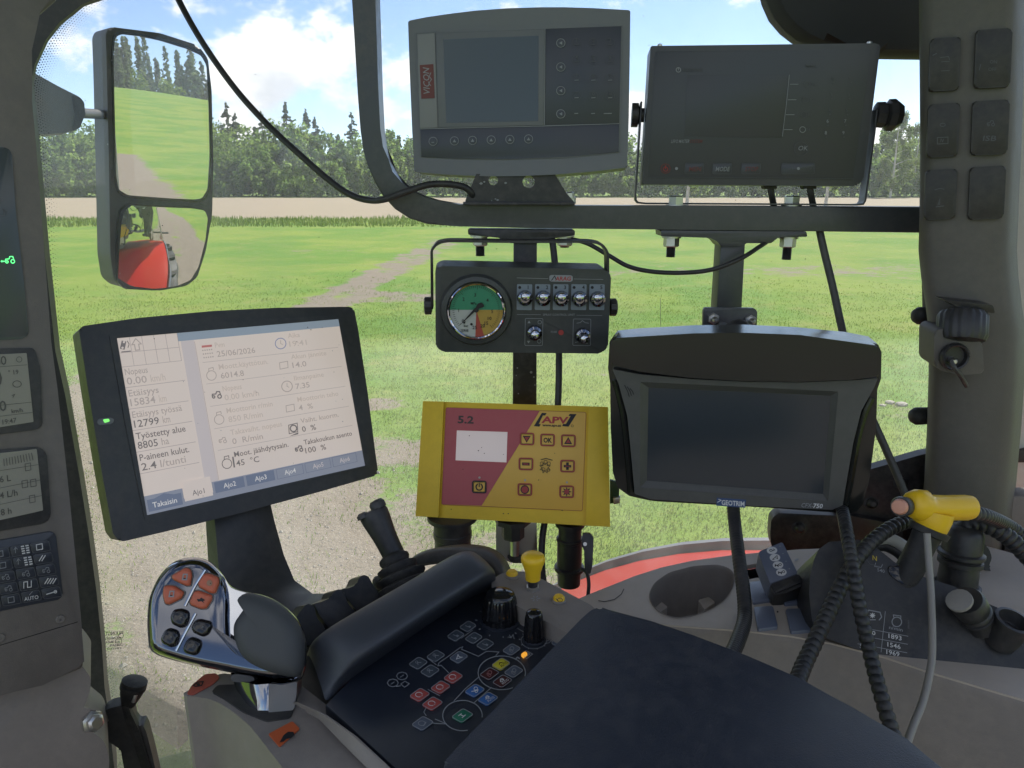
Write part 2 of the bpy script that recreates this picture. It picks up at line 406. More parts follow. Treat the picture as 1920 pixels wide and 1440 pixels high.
# ------------------------------------------------------------------ leaf, grass materials
def leafmat(name, c1, c2, sc=.6, tr=.45):
    m = bpy.data.materials.new(name); m.use_nodes = True; t = m.node_tree; b = t.nodes['Principled BSDF']; o = t.nodes['Material Output']
    g = nd(t, 'ShaderNodeNewGeometry'); n = nd(t, 'ShaderNodeTexNoise', inp={'Scale': sc, 'Detail': 4}); t.links.new(g.outputs['Position'], n.inputs['Vector'])
    ri = nd(t, 'ShaderNodeMapRange', inp={1: .32, 2: .68}); t.links.new(mth('ADD', mth('MULTIPLY', n.outputs['Fac'], .75, tree=t), mth('MULTIPLY', g.outputs['Random Per Island'], .25, tree=t), tree=t), ri.inputs[0])
    x = nd(t, 'ShaderNodeMix', data_type='RGBA'); x.inputs[6].default_value = (*c1, 1); x.inputs[7].default_value = (*c2, 1); t.links.new(ri.outputs[0], x.inputs[0])
    t.links.new(x.outputs[2], b.inputs['Base Color']); b.inputs['Roughness'].default_value = .6; b.inputs['Specular IOR Level'].default_value = .08
    tl = nd(t, 'ShaderNodeBsdfTranslucent'); t.links.new(x.outputs[2], tl.inputs[0]); ms = nd(t, 'ShaderNodeMixShader', inp={0: tr})
    t.links.new(b.outputs[0], ms.inputs[1]); t.links.new(tl.outputs[0], ms.inputs[2]); t.links.new(ms.outputs[0], o.inputs['Surface']); return m
M_GRASS = leafmat('grass_blades', (.122, .210, .030), (.215, .268, .055), .8, .4)
M_BANK = leafmat('tall_bank_grass', (.10, .17, .03), (.20, .25, .07), .15, .4)
M_SCRUB = leafmat('scrub_leaves', (.12, .215, .05), (.25, .34, .09), .12, .6)
M_CONIF = leafmat('conifer_needles', (.09, .14, .06), (.15, .20, .085), .15, .4)
M_BIRCH = leafmat('birch_leaves', (.11, .18, .035), (.22, .28, .07), .25, .5)
M_PINE = leafmat('pine_needles', (.085, .12, .07), (.13, .165, .09), .4, .35)
M_BARK = mat('bark', (.14, .10, .075), .9, var=.4, dscale=3); M_WHITEBARK = mat('birch_bark', (.55, .52, .47), .85, var=.35, dscale=2)
class Soup:
    def __init__(s): s.v = []; s.f = []
    def quad(s, c, u, v):
        k = len(s.v); s.v += [c - u - v, c + u - v, c + u + v, c - u + v]; s.f.append((k, k + 1, k + 2, k + 3))
    def leafball(s, c, rad, n, sz, rng, hollow=.45):
        for _ in range(n):
            while 1:
                d = Vector((rng.uniform(-1, 1), rng.uniform(-1, 1), rng.uniform(-1, 1)))
                if .01 < d.length < 1: break
            d = d.normalized() * (hollow + (1 - hollow) * rng.random()); p = c + Vector((d.x * rad[0], d.y * rad[1], d.z * rad[2]))
            nn = (d + Vector((rng.uniform(-1, 1), rng.uniform(-1, 1), rng.uniform(-1, 1))) * .8).normalized(); x, y, _ = basis(nn); a = rng.random() * 6.28; k = sz * rng.uniform(.6, 1.4)
            u = (x * math.cos(a) + y * math.sin(a)) * k; v = nn.cross(u.normalized()) * k * .6; s.quad(p, u, v)
    def blade(s, p, h, wd, ang, lean):
        d = Vector((math.cos(ang), math.sin(ang), 0)); q = Vector((-d.y, d.x, 0)) * wd; k = len(s.v)
        m = p + Vector((0, 0, h * .55)) + d * lean * h * .3; e = p + Vector((0, 0, h)) + d * lean * h
        s.v += [p - q, p + q, m + q * .7, m - q * .7, e]; s.f += [(k, k + 1, k + 2, k + 3), (k + 3, k + 2, k + 4)]
    def obj(s, name, m, parent=None, kind=None):
        me = bpy.data.meshes.new(name); me.from_pydata([tuple(a) for a in s.v], [], s.f); me.materials.append(m)
        o = bpy.data.objects.new(name, me); COL.objects.link(o); o.parent = parent
        if kind: o['kind'] = kind
        return o
rng = random.Random(3)
# grass tufts (nobody could count them)
gs = Soup(); ca = R(42)
for _ in range(38000):
    d = 2.6 + 21 * rng.random() ** 1.7; a = rng.uniform(-R(40), R(40)); x, y = d * math.sin(a), d * math.cos(a)
    if y < 2.2: continue
    dd = dirt(x, y) + .45 * noise.noise((x * 1.1, y * 1.1, 2)) + .25 * noise.noise((x * 5, y * 5, 2))
    if dd > .5: 
        if rng.random() > (.10 + .7 * max(0, noise.noise((x * 1.7, y * 1.7, 9)))): continue
    if d > 13 and rng.random() < (d - 13) / 10.6: continue
    k = 1 + d / 14
    for _b in range(6):
        gs.blade(Vector((x + rng.gauss(0, .05 * k), y + rng.gauss(0, .05 * k), height(x, y) - .004)), rng.uniform(.010, .029) * (1 + .3 * k), .0026 * k, rng.uniform(0, 6.28), rng.uniform(.2, 1.0))
o = gs.obj('grass', M_GRASS, kind='stuff'); tagit(o, 'short bright green grass tufts growing on the field outside the window', 'grass')
bs_ = Soup()
for _ in range(16000):
    x = rng.uniform(-52, 48); y = rng.uniform(48, 58.5) + rng.uniform(-1, 1); h = rng.uniform(.12, .38) * (1 + .6 * noise.noise((x * .3, y * .3, 1)))
    bs_.blade(Vector((x, y, height(x, y))), h, .035, rng.uniform(0, 6.28), rng.uniform(.1, .6))
o = bs_.obj('bank_grass', M_BANK, kind='stuff'); tagit(o, 'taller darker grass along the ditch before the ploughed field', 'grass')
# gravel
gv = Soup()
for _ in range(5200):
    d = 2.6 + 12 * rng.random() ** 1.5; a = rng.uniform(-R(40), R(40)); x, y = d * math.sin(a), d * math.cos(a)
    if dirt(x, y) + .3 * noise.noise((x, y, 2)) < .45: continue
    s_ = rng.uniform(.004, .013) * (2.2 if rng.random() < .05 else 1); c = Vector((x, y, height(x, y) + s_ * .2)); k = len(gv.v); th = rng.random() * 3
    gv.v += [c + Vector((math.cos(th + q * 1.57) * s_ * rng.uniform(.7, 1.3), math.sin(th + q * 1.57) * s_ * rng.uniform(.7, 1.3), 0)) for q in range(4)] + [c + Vector((0, 0, s_ * .7)), c - Vector((0, 0, s_ * .5))]
    gv.f += [(k + q, k + (q + 1) % 4, k + 4) for q in range(4)] + [(k + (q + 1) % 4, k + q, k + 5) for q in range(4)]
M_STONE = mat('field_stone', (.25, .23, .20), .9, var=.4, dscale=30)
o = gv.obj('gravel', M_STONE, kind='stuff'); tagit(o, 'scattered small grey stones on the sandy track', 'gravel')
def field_stone(px, py, s_, lab):
    c = G(px, py); bm = bmesh.new(); bmesh.ops.create_icosphere(bm, subdivisions=2, radius=s_)
    for v in bm.verts: v.co = Vector((v.co.x * 1.3, v.co.y, v.co.z * .6)) * (1 + .25 * noise.noise(v.co * 4 / s_ * .3 + c))
    o = mesh_obj('field_stone', bm, M_STONE); o.location = c + Vector((0, 0, s_ * .25)); tagit(o, lab, 'stone', 'stones by the right pillar')
field_stone(1668, 757, .05, 'pale field stone left of the two others near the right pillar')
field_stone(1690, 761, .06, 'pale field stone in the grass, closest to the pillar knob')
field_stone(1655, 762, .035, 'smallest pale field stone in the grass by the dark monitor')

# ------------------------------------------------------------------ trees
def forest(name, lab, m, rows, kind_):
    s = Soup()
    for (x0, x1, y0, y1, n, h0, h1) in rows:
        for i in range(n):
            x = x0 + (x1 - x0) * (i + rng.random()) / n; y = rng.uniform(y0, y1); z = height(x, y); h = rng.uniform(h0, h1)
            if kind_ == 'c':
                wd = h * rng.uniform(.13, .19)
                for k in range(int(h * 1.2)):
                    q = k / int(h * 1.2); rr = wd * (1 - q) ** .8 + .15
                    s.leafball(Vector((x, y, z + h * (.08 + .92 * q))), (rr, rr, h * .06), int(12 + 10 * (1 - q)), .42, rng, .3)
            else:
                for k in range(5):
                    q = rng.random(); rr = h * rng.uniform(.13, .22) * (1.15 - .7 * q)
                    s.leafball(Vector((x + rng.gauss(0, h * .09), y + rng.gauss(0, h * .09), z + h * (.18 + .72 * q))), (rr, rr, rr * 1.45), 58, .27, rng, .3)
    o = s.obj(name, m, kind='stuff'); tagit(o, lab, 'forest'); return o
forest('forest_edge', 'light green young birch scrub along the far edge of the ploughed field', M_SCRUB, [(-125, 110, 152, 157, 210, 2.5, 8), (-125, 115, 157, 163, 250, 6.5, 11.5), (-130, 118, 164, 169, 300, 10, 14.5), (-130, -45, 170, 176, 100, 13.5, 17.5)], 'b')
forest('forest', 'dense dark spruce wood standing behind the birch scrub', M_CONIF, [(-135, 120, 171, 180, 120, 11, 15.5)], 'c')
hx = Vector((.8, -.6, 0)); hq = Vector((.6, .8, 0))
hs = Soup()
for i in range(300):
    p = hx * rng.uniform(285, 330) + hq * rng.uniform(-60, 200); h = rng.uniform(15, 24)
    if i % 3 == 0: p = hx * rng.uniform(280, 290) + hq * rng.uniform(-60, 200)
    z = height(p.x, p.y)
    for k in range(12):
        q = k / 12; rr = h * .16 * (1 - q) + .2; hs.leafball(Vector((p.x, p.y, z + h * (.08 + .92 * q))), (rr, rr, h * .06), 16, .55, rng, .3)
o = hs.obj('hill_forest', M_CONIF, kind='stuff'); tagit(o, 'dark spruce wood on the rise behind the tractor, seen in the mirror', 'forest')
hb = Soup()
for i in range(70):
    p = hx * rng.uniform(262, 274) + hq * rng.uniform(-60, 200); h = rng.uniform(5, 9); z = height(p.x, p.y)
    for k in range(4): hb.leafball(Vector((p.x + rng.gauss(0, .7), p.y + rng.gauss(0, .7), z + h * rng.uniform(.3, .8))), (h * .3, h * .3, h * .3), 40, .35, rng)
o = hb.obj('hill_bushes', M_BIRCH, kind='stuff'); tagit(o, 'pale green bushes below the spruce wood, seen in the mirror', 'bushes')

def tree(name, lab, px, dist, h, kind_, grp, lean=0.):
    r_ = ray(px, 345); b0 = Vector((r_.x / r_.y * dist, dist, 0)); b0.z = height(b0.x, b0.y)
    root = bpy.data.objects.new(name, None); COL.objects.link(root); root.location = b0; tagit(root, lab, 'tree', grp)
    top = Vector((lean * h, 0, h)); tr = lambda q: .0
    bm = bm_tube([Vector((0, 0, -.2)), top * .35 + Vector((.1, 0, 0)), top * .7, top * .97], lambda q: (h * .014 + .04) * (1 - .85 * q), 8, 6)
    s = Soup()
    if kind_ == 'birch':
        for i in range(24):
            q = rng.uniform(.16, 1); a = rng.random() * 6.28; ln = h * .27 * math.sin(math.pi * (.16 + .8 * q)) * rng.uniform(.6, 1.1); o_ = top * q
            e = o_ + Vector((math.cos(a) * ln, math.sin(a) * ln, h * .07)); bm_tube([o_, o_.lerp(e, .5) + Vector((0, 0, h * .02)), e], lambda z: .05 * (1 - .8 * z), 5, 3, bm=bm)
            for k in range(4):
                c = o_.lerp(e, rng.uniform(.35, 1.05)) + Vector((0, 0, -h * rng.uniform(0, .07))); s.leafball(c, (h * .05, h * .05, h * .085), 46, .115 * h / 10, rng, .1)
    else:
        for i in range(40):
            q = rng.uniform(.45, 1) if kind_ == 'pine' else rng.uniform(.2, 1); a = rng.random() * 6.28
            ln = h * (.135 if kind_ == 'pine' else .15) * (1.08 - q) / .5 * rng.uniform(.45, 1.15); o_ = top * q; e = o_ + Vector((math.cos(a) * ln, math.sin(a) * ln, -.02 * h))
            bm_tube([o_, o_.lerp(e, .5), e], lambda z: .05 * (1 - .8 * z), 5, 2, bm=bm)
            for k in range(3): s.leafball(o_.lerp(e, .4 + .3 * k), (h * .017, h * .017, h * .010), 9, .0125 * h, rng, .1)
        s.leafball(top, (h * .010, h * .010, h * .045), 16, .011 * h, rng, .1)
    mesh_obj('trunk', bm, M_WHITEBARK if kind_ == 'birch' else M_BARK, root); s.obj('crown', M_BIRCH if kind_ == 'birch' else M_PINE, root)
for px, h, lab in ((437, 19.5, 'tall thin pine left of the drooping antenna cable'), (452, 17.5, 'leaning pine just right of the tallest pine by the cable'), (500, 18, 'slim pine rising behind the drooping antenna cable'), (546, 19.5, 'lone straight pine against the white cloud'), (582, 18, 'bushy pine right of the lone straight pine'), (598, 16.5, 'short pine beside the bushy one'), (665, 17.5, 'pine crown half hidden by the bent steel tube')):
    tree('pine_tree', lab, px, 176, h, 'pine', 'pines above the forest')
tree('birch_tree', 'tall pale birch standing alone beside the right pillar', 1672, 150, 15.5, 'birch', 'birches on the right')
tree('birch_tree', 'leafy birch cut off by the right pillar', 1712, 158, 14, 'birch', 'birches on the right')
tree('birch_tree', 'hanging birch foliage seen under the left side of the dark control box', 1290, 92, 12.5, 'birch', 'birches on the right')
tree('birch_tree', 'hanging birch foliage seen under the right side of the dark control box', 1552, 92, 12.5, 'birch', 'birches on the right')

# ================================================================== materials of the cab
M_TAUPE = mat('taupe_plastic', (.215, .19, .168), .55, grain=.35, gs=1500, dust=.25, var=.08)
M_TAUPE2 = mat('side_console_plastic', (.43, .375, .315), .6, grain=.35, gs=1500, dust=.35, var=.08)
M_PILLAR = mat('pillar_trim_plastic', (.165, .15, .135), .6, grain=.4, gs=1400, dust=.2, var=.07)
M_BLACK = mat('black_plastic', (.026, .026, .027), .38, grain=.25, gs=1700, dust=.10)
M_BLACK2 = mat('satin_black_plastic', (.040, .040, .041), .45, grain=.3, gs=1500, dust=.15)
M_RUBBER = mat('black_rubber', (.018, .018, .018), .6, grain=.2, dust=.18)
M_GLOSS = mat('glossy_black', (.010, .010, .011), .12, spec=.6)
M_NAVY = mat('console_dark_panel', (.020, .025, .037), .33, grain=.15, gs=2200, dust=.05)
M_PAD = mat('armrest_leatherette', (.027, .032, .046), .36, grain=.55, gs=1300, dust=.09)
M_RIDGE = mat('ridge_soft_plastic', (.036, .041, .050), .46, grain=.3, gs=1800, spec=.5)
M_STEEL = mat('painted_steel_tube', (.062, .065, .067), .32, grain=.12, gs=600, dust=.12)
M_STEEL2 = mat('worn_black_steel', (.022, .022, .024), .4, dust=.22, dscale=30, dustcol=(.35, .30, .27))
M_ZINC = mat('zinc_plated', (.62, .62, .60), .33, 1, dust=.2, dscale=60)
M_CHROME = mat('chrome', (.55, .56, .59), .06, 1)
M_CHROMED = mat('dark_chrome', (.26, .265, .29), .07, 1)
M_GREY = mat('grey_casing', (.15, .158, .17), .45, grain=.3, gs=1500, dust=.08)
M_GREY2 = mat('grey_strip', (.23, .235, .24), .5, dust=.06)
M_DISP = mat('dark_display', (.075, .088, .092), .22, spec=.5)
M_KEYP = mat('membrane_dark', (.042, .047, .060), .35)
M_BOX = mat('box_black_paint', (.062, .064, .068), .38, grain=.25, gs=900, dust=.06)
M_BOXF = mat('box_front_foil', (.055, .058, .063), .38)
M_ARAG = mat('control_box_black', (.042, .047, .047), .4, grain=.2, dust=.06)
M_CFX = mat('cfx_bezel', (.072, .072, .067), .42, grain=.25, gs=1500, dust=.06)
M_CFXB = mat('cfx_shell', (.015, .016, .015), .2)
M_AFS = mat('terminal_casing', (.042, .044, .045), .4, grain=.3, gs=1500, dust=.1)
M_YEL = mat('yellow_plastic', (.74, .50, .022), .5, grain=.15, dust=.2, dustcol=(.30, .21, .07), var=.05)
M_YELF = mat('yellow_foil', (.72, .43, .06), .42, dust=.1, dustcol=(.4, .28, .12))
M_REDF = mat('red_foil', (.42, .070, .075), .42, dust=.08)
M_LIME = mat('lime_yellow_plastic', (.80, .50, .015), .33, dust=.08, dustcol=(.35, .25, .08))
M_ORANGE = mat('orange_rubber', (.50, .115, .055), .45, dust=.08)
M_REDP = mat('fender_red_paint', (.27, .014, .008), .5, spec=.15)
M_WHITE = mat('white_print', (.62, .62, .60), .6)
M_GRPR = mat('grey_print', (.26, .27, .28), .6)
M_DIMPR = mat('dim_print', (.095, .10, .105), .6)
M_BLKPR = mat('black_print', (.012, .012, .014), .6)
M_REDPR = mat('red_print', (.36, .045, .04), .6); M_DRED = mat('dim_red_print', (.16, .05, .045), .6)
M_YELPR = mat('yellow_print', (.55, .42, .04), .6)
M_LCD = mat('lcd_grey', (.30, .285, .24), .3)
M_LCDW = mat('lcd_pale', (.52, .46, .44), .3, emit=(.6, .5, .47), es=.12)
M_LCDT = mat('lcd_text', (.10, .095, .085), .5)
M_HOSE = mat('hose_black', (.020, .021, .022), .42, dust=.12)
M_GCABLE = mat('grey_cable', (.24, .23, .21), .5, dust=.25)
M_CABLE = mat('black_cable', (.025, .025, .027), .45, dust=.1)
M_MIRROR = mat('mirror_silver', (.93, .94, .94), .0, 1)
M_COPPER = mat('copper_button', (.62, .29, .19), .4)

# ================================================================== the cab shell
def wthing(name, label, cat, base, group=None): return T(name, label, cat, loc(base), group)
roof = wthing('cab_roof_shade', 'unseen cab roof, stretched forward to shade the cab and left open behind', 'roof', P(1600, -300, 1.0))
bm = bmesh.new(); z = CAMZ + .62
pl = [(-1.1, .40), (1.32, .40), (1.36, 1.0), (1.25, 1.72), (-.6, 1.72), (-1.1, 1.1)]  # out of view; overhang stretched to block sun, rear cut away for skylight
roof.add('roof_shade_panel', bm_prism([roof.L((x, y, z + .12)) for x, y in pl], roof.L((0, 0, z)).z, .03), M_PILLAR)
lin = T('roof_lining', 'dark rounded roof lining above the black control box', 'roof lining', frame(1600, 40, .97, 0, 0))
M_LIN = mat('roof_lining_cloth', (.035, .036, .038), .8, grain=.3)
lin.prism('lining_shell', [(1440, -260), (1444, -60), (1456, -10), (1470, 22), (1492, 48), (1515, 66), (1545, 80), (1640, 88), (1660, 97), (1790, 99), (1790, -260)], 0, -.06, M_LIN, .012)

# side window: glass with a film of dust, black dotted edge
gl = T('side_window', 'large dusty side window pane between the two pillars', 'window', frame(930, 640, 1.12, 0, 0))
mg = bpy.data.materials.new('dusty_glass'); mg.use_nodes = True; t = mg.node_tree; o_ = t.nodes['Material Output']; t.nodes.remove(t.nodes['Principled BSDF'])
trn = nd(t, 'ShaderNodeBsdfTransparent', inp={0: (.96, .975, .965, 1)}); gls = nd(t, 'ShaderNodeBsdfGlossy', inp={1: .02}); dif = nd(t, 'ShaderNodeBsdfTranslucent', inp={0: (.9, .92, .9, 1)})
lw = nd(t, 'ShaderNodeFresnel', inp={0: 1.45}); m1 = nd(t, 'ShaderNodeMixShader'); t.links.new(mth('MULTIPLY', lw.outputs[0], .8, tree=t), m1.inputs[0]); t.links.new(trn.outputs[0], m1.inputs[1]); t.links.new(gls.outputs[0], m1.inputs[2])
geo = nd(t, 'ShaderNodeNewGeometry'); ns = nd(t, 'ShaderNodeTexNoise', inp={'Scale': 3.5, 'Detail': 8, 'Roughness': .65}); t.links.new(geo.outputs['Position'], ns.inputs['Vector'])
mr = nd(t, 'ShaderNodeMapRange', inp={1: .42, 2: .70, 3: .035, 4: .12}); t.links.new(ns.outputs['Fac'], mr.inputs[0])
m2 = nd(t, 'ShaderNodeMixShader'); t.links.new(mr.outputs[0], m2.inputs[0]); t.links.new(m1.outputs[0], m2.inputs[1]); t.links.new(dif.outputs[0], m2.inputs[2]); t.links.new(m2.outputs[0], o_.inputs['Surface'])
bm = bmesh.new(); bm.faces.new([bm.verts.new(gl.at(x, y)) for x, y in ((-60, -260), (1790, -260), (1790, 1090), (1650, 1090), (1100, 1330), (300, 1600), (-60, 1600))])
gl.add('pane', bm, mg, smooth=0)
fb = bmesh.new(); path = [(340, -60), (330, 0)]
pth = [(300, -90), (190, -15), (130, 40), (95, 90), (72, 140), (64, 190), (72, 260), (82, 400), (95, 560), (110, 700), (128, 800), (158, 960), (180, 1120), (190, 1260), (197, 1330)]
cp = catmull([Vector((a, b, 0)) for a, b in pth], 40); acc = 0; k = 0; lastp = cp[0]; seglen = 0
for i in range(1, len(cp)):
    seglen += (cp[i] - cp[i - 1]).length
    if seglen < 4.6: continue
    seglen = 0; k += 1; d = (cp[i] - cp[i - 1]).normalized(); nn = Vector((-d.y, d.x, 0))
    if nn.x < 0: nn = -nn
    for q in range(8):
        s_ = 1.55 * (1 - q / 9.5); p = cp[i] + nn * (-6 + q * 4.4) + d * (2.3 if q % 2 else 0)
        fb.faces.new([fb.verts.new(gl.at(p.x + s_ * math.cos(u * 1.047), p.y + s_ * math.sin(u * 1.047), .0015)) for u in range(6)])
gl.add('dotted_edge', fb, M_BLKPR, smooth=0)
pr = Pr(gl, .0016)
for i, (s_, y, h) in enumerate((('PILKINGTON', 1190, 10), ('43R-001583', 1198, 6), ('AS2 M459 DOT', 1205, 6), ('LAMISAFE', 1211, 6), ('TINTED', 1217, 5))):
    pr.text(M_BLKPR, s_, 231 - (i % 3) * 3, y, h, w=(46, 30, 42, 26, 28)[i], dx=(-1, .05), up=(0, -1))
pr.ring(M_BLKPR, 227, 1192, 4.5, .9); pr.line(M_BLKPR, [(217, 1199), (228, 1199), (228, 1206), (217, 1206)], .8, True)
pr.done('glass_stamp')

pr = Pr(gl, .0018); rs = random.Random(11); M_SPECK = mat('dirt_speck', (.45, .44, .40), .9); M_FLY = mat('fly_speck', (.03, .028, .025), .9)
for i in range(120):
    x, y = rs.uniform(90, 1720), rs.uniform(10, 1150); pr.disc(M_SPECK if rs.random() < .75 else M_FLY, x, y, rs.uniform(.4, 1.1), rs.uniform(.4, 1.0))
for a in ([(536, 263), (540, 267)], [(508, 303), (514, 300)], [(604, 238), (620, 265)], [(1238, 560), (1239, 620)], [(660, 510), (668, 505)], [(905, 470), (909, 480)]): pr.line(M_SPECK, a, .9)
pr.done('dirt_speck')
# black seal and frame at the left of the window
sf = T('window_frame', 'black steel window frame and seal beside the left pillar', 'window frame', frame(160, 1000, 1.06, 20, 0))
sf.prism('frame_bar', [(20, -120), (330, -120), (322, -40), (240, -28), (150, 2), (105, 38), (80, 70), (58, 118), (52, 150), (58, 200), (70, 330), (84, 480), (104, 660), (122, 740), (150, 900), (166, 1000), (181, 1110), (191, 1210), (196, 1290), (203, 1335), (214, 1440), (218, 1620), (90, 1620), (60, 1000), (20, 400)], 0, -.03, M_BLACK2, .004)

# ------------------------------------------------------------------ left pillar with instrument displays
def vframe(x, y, d, vp, p1, p2):
    u = ray(*vp).normalized(); nl = ray(*p1).cross(ray(*p2)); v = nl.cross(u).normalized()
    if v.z < 0: v = -v
    n = u.cross(v).normalized(); v = n.cross(u); return mtx(P(x, y, d), u, v, n)
LP = T('instrument_pillar', 'grey left pillar with two small displays, a keypad and a green tractor light', 'instrument pillar', vframe(60, 800, .70, (2250, 520), (96, 640), (152, 1200)))
edge = [(140, -60), (107, 0), (75, 25), (58, 46), (48, 90), (49, 142), (60, 191), (67, 267), (80, 430), (96, 640), (108, 730), (127, 900), (141, 1040), (152, 1160), (158, 1240)]
bm = bmesh.new()
body = [(a, b) for a, b in edge] + [(158, 1250), (152, 1256), (80, 1285), (-140, 1345), (-140, -60)]
LP.prism('pillar_cover', body, 0, -.10, M_PILLAR, .010, seg=4)
def slot(name, pts, mt, dz, rad, parent=None): return LP.prism(name, pts, dz, -.004, mt, .0012, rad, parent)
ip = slot('indicator_panel', [(-60, 276), (12, 276), (22, 284), (30, 400), (44, 520), (54, 628), (40, 636), (-60, 640)], M_DISP, .0015, 6)
pr = Pr(LP, .0019)
M_GRNL = mat('green_lamp', (.05, .5, .12), .5, emit=(.12, .95, .25), es=.75)
def tractor(pr, m, x, y, s, w_=1.0, arrow=False):
    pr.ring(m, x + 7 * s, y + 2 * s, 3.4 * s, w_); pr.ring(m, x - 4 * s, y + 3 * s, 2.2 * s, w_)
    pr.line(m, [(x - 7 * s, y + 2 * s), (x - 6.5 * s, y - 2 * s), (x, y - 2.6 * s), (x + 1.5 * s, y - 7 * s), (x + 7 * s, y - 7 * s), (x + 8.5 * s, y - 2 * s)], w_)
    if arrow: pr.line(m, [(x - 8 * s, y + 2 * s), (x - 13 * s, y + 2 * s)], w_ * 1.2); pr.poly(m, [(x - 13 * s, y - .5 * s), (x - 16 * s, y + 2 * s), (x - 13 * s, y + 4.5 * s)])
tractor(pr, M_GRNL, 17, 488, 1.0, 1.6, True)
pr.line(M_DIMPR, [(-3, 393), (7, 391), (8, 404), (-2, 405)], 1.2, True); pr.line(M_DIMPR, [(8, 396), (12, 395), (13, 404)], 1.2); pr.line(M_DIMPR, [(-4, 380), (5, 375)], 1.4)
pr.done('warning_symbol')
def lcd(pts_out, pts_in, nm='display'):
    f_ = LP.prism(nm + '_bezel', pts_out, .002, -.004, M_BLACK2, .001, 8)
    return LP.prism(nm, pts_in, .0032, .001, M_LCD, 0, 2, f_)
l1 = lcd([(-80, 655), (64, 652), (76, 690), (80, 800), (66, 806), (-80, 826)], [(-75, 668), (50, 662), (63, 791), (-75, 813)])
l2 = lcd([(-80, 848), (74, 838), (88, 850), (96, 970), (84, 982), (-80, 1010)], [(-75, 858), (69, 842), (81, 957), (-75, 992)])
pr = Pr(LP, .0036); up = (-.09, -1)
def lt(s_, x, y, h, m=M_LCDT, sl=-.12, w_=None): pr.text(m, s_, x, y, h, w_, dx=(1, sl), up=up)
lt('80', -10, 686, 24); lt('0', -14, 725, 42); lt('00', -14, 773, 28); lt('km/h', 22, 775, 11); lt('19:47', 5, 796, 13, sl=-.15)
pr.ring(M_LCDT, 36, 674, 5, 1); pr.text(M_LCDT, '° 19', 16, 703, 12, dx=(1, -.1), up=up); pr.ring(M_LCDT, 32, 720, 8, 1.2, 6); pr.line(M_LCDT, [(22, 742), (28, 739), (24, 745)], 1.2)
pr.line(M_LCDT, [(-20, 689), (51, 684)], .8); pr.line(M_LCDT, [(-20, 762), (60, 754)], .8); pr.line(M_LCDT, [(-20, 783), (62, 773)], .8)
for i in range(11): pr.line(M_LCDT, [(8 + i * 5.4, 874 - i * 1.1), (7 + i * 5.2, 860 - i * 1.1)], 1.3)
lt('6 L', 0, 905, 17, sl=-.17); lt('.4 L/h', -3, 936, 17, sl=-.2); lt('8 h', 2, 967, 17, sl=-.22)
pr.line(M_LCDT, [(-10, 884), (73, 871)], .8); pr.line(M_LCDT, [(-10, 917), (76, 900)], .8); pr.line(M_LCDT, [(-10, 948), (79, 929)], .8)
for bx, by in ((52, 876), (46, 908), (62, 906), (60, 936)):
    pr.line(M_LCDT, [(bx - 5, by - 6), (bx + 5, by - 8), (bx + 6, by + 5), (bx - 4, by + 7)], 1.2, True)
pr.done('display_reading')
kp = LP.prism('keypad', [(-90, 1028), (96, 996), (105, 1002), (118, 1115), (112, 1124), (-90, 1165)], .0015, -.004, M_KEYP, .001, 4)
KA = Vector((38, -6.5)); KB = Vector((5.2, 21.5)); K0 = Vector((38, 1032)); kid = 0
for r_ in range(5):
    for c_ in range(-3, 2):
        c = K0 + KA * c_ + KB * r_; a_ = KA * .44; b_ = KB * .42
        k_ = LP.prism('key', [tuple(c - a_ - b_), tuple(c + a_ - b_), tuple(c + a_ + b_), tuple(c - a_ + b_)], .0032, .0016, M_KEYP, .0005, 4, kp)
pr = Pr(LP, .0034)
for r_ in range(5):
    for c_ in range(-3, 2):
        c = K0 + KA * c_ + KB * r_; a_ = KA * .45; b_ = KB * .43
        pr.line(M_DIMPR, rpoly([tuple(c - a_ - b_), tuple(c + a_ - b_), tuple(c + a_ + b_), tuple(c - a_ + b_)], 4, 3), 1.1, True)
        x, y = c
        if c_ == 0 and r_ in (0, 1):
            for q in range(4):
                for e in (0, 1): pr.line(M_WHITE, [(x + 1 + e * 8.5 + q * .8, y - 7 + q * 4.3 - e * 1.4), (x + 7 + e * 8.5 + q * .8, y - 8 + q * 4.3 - e * 1.4)], 2.4)
            pr.line(M_GRPR, [(x - 9, y + 5), (x - 9, y - 4), (x - 12, y - 1), (x - 9, y - 6), (x - 5, y - 2)], 1.1)
        elif c_ == 1 and r_ == 0: pr.line(M_WHITE, [(x - 8, y - 4), (x + 3, y - 6), (x + 4, y + 4), (x - 7, y + 6)], 1.5, True)
        elif c_ == 1 and r_ in (1, 3):
            for q in range(2 if r_ == 1 else 4): pr.line(M_WHITE, [(x - 8 + q * 5, y + 5), (x - 1 + q * 5, y - 6)], 1.8)
        elif c_ == 0 and r_ == 4: pr.text(M_WHITE, 'AUTO', x - 13, y + 9, 10, 27, dx=(1, -.17), up=up); pr.line(M_GRPR, [(x - 4, y - 2), (x + 2, y - 9)], 1.2)
        elif c_ == 0 and r_ == 3: pr.line(M_WHITE, [(x - 9, y + 7), (x - 9, y - 5), (x - 2, y - 6), (x - 2, y + 5), (x + 5, y + 4), (x + 5, y - 8)], 1.6)
        elif r_ == 2 or (c_ == -1 and r_ == 3): tractor(pr, M_GRPR, x - 1, y + 1, .8, 1.1)
        elif c_ == 1 and r_ == 4: pr.line(M_WHITE, [(x - 10, y + 3), (x + 10, y - 3)], 1.8); pr.ring(M_WHITE, x + 7, y - 2, 2.6, 1.3)
        else: pr.line(M_GRPR, [(x - 6, y - 4), (x + 5, y - 6), (x + 6, y + 4), (x - 5, y + 6)], 1.3, True)
pr.done('key_symbol', kp)
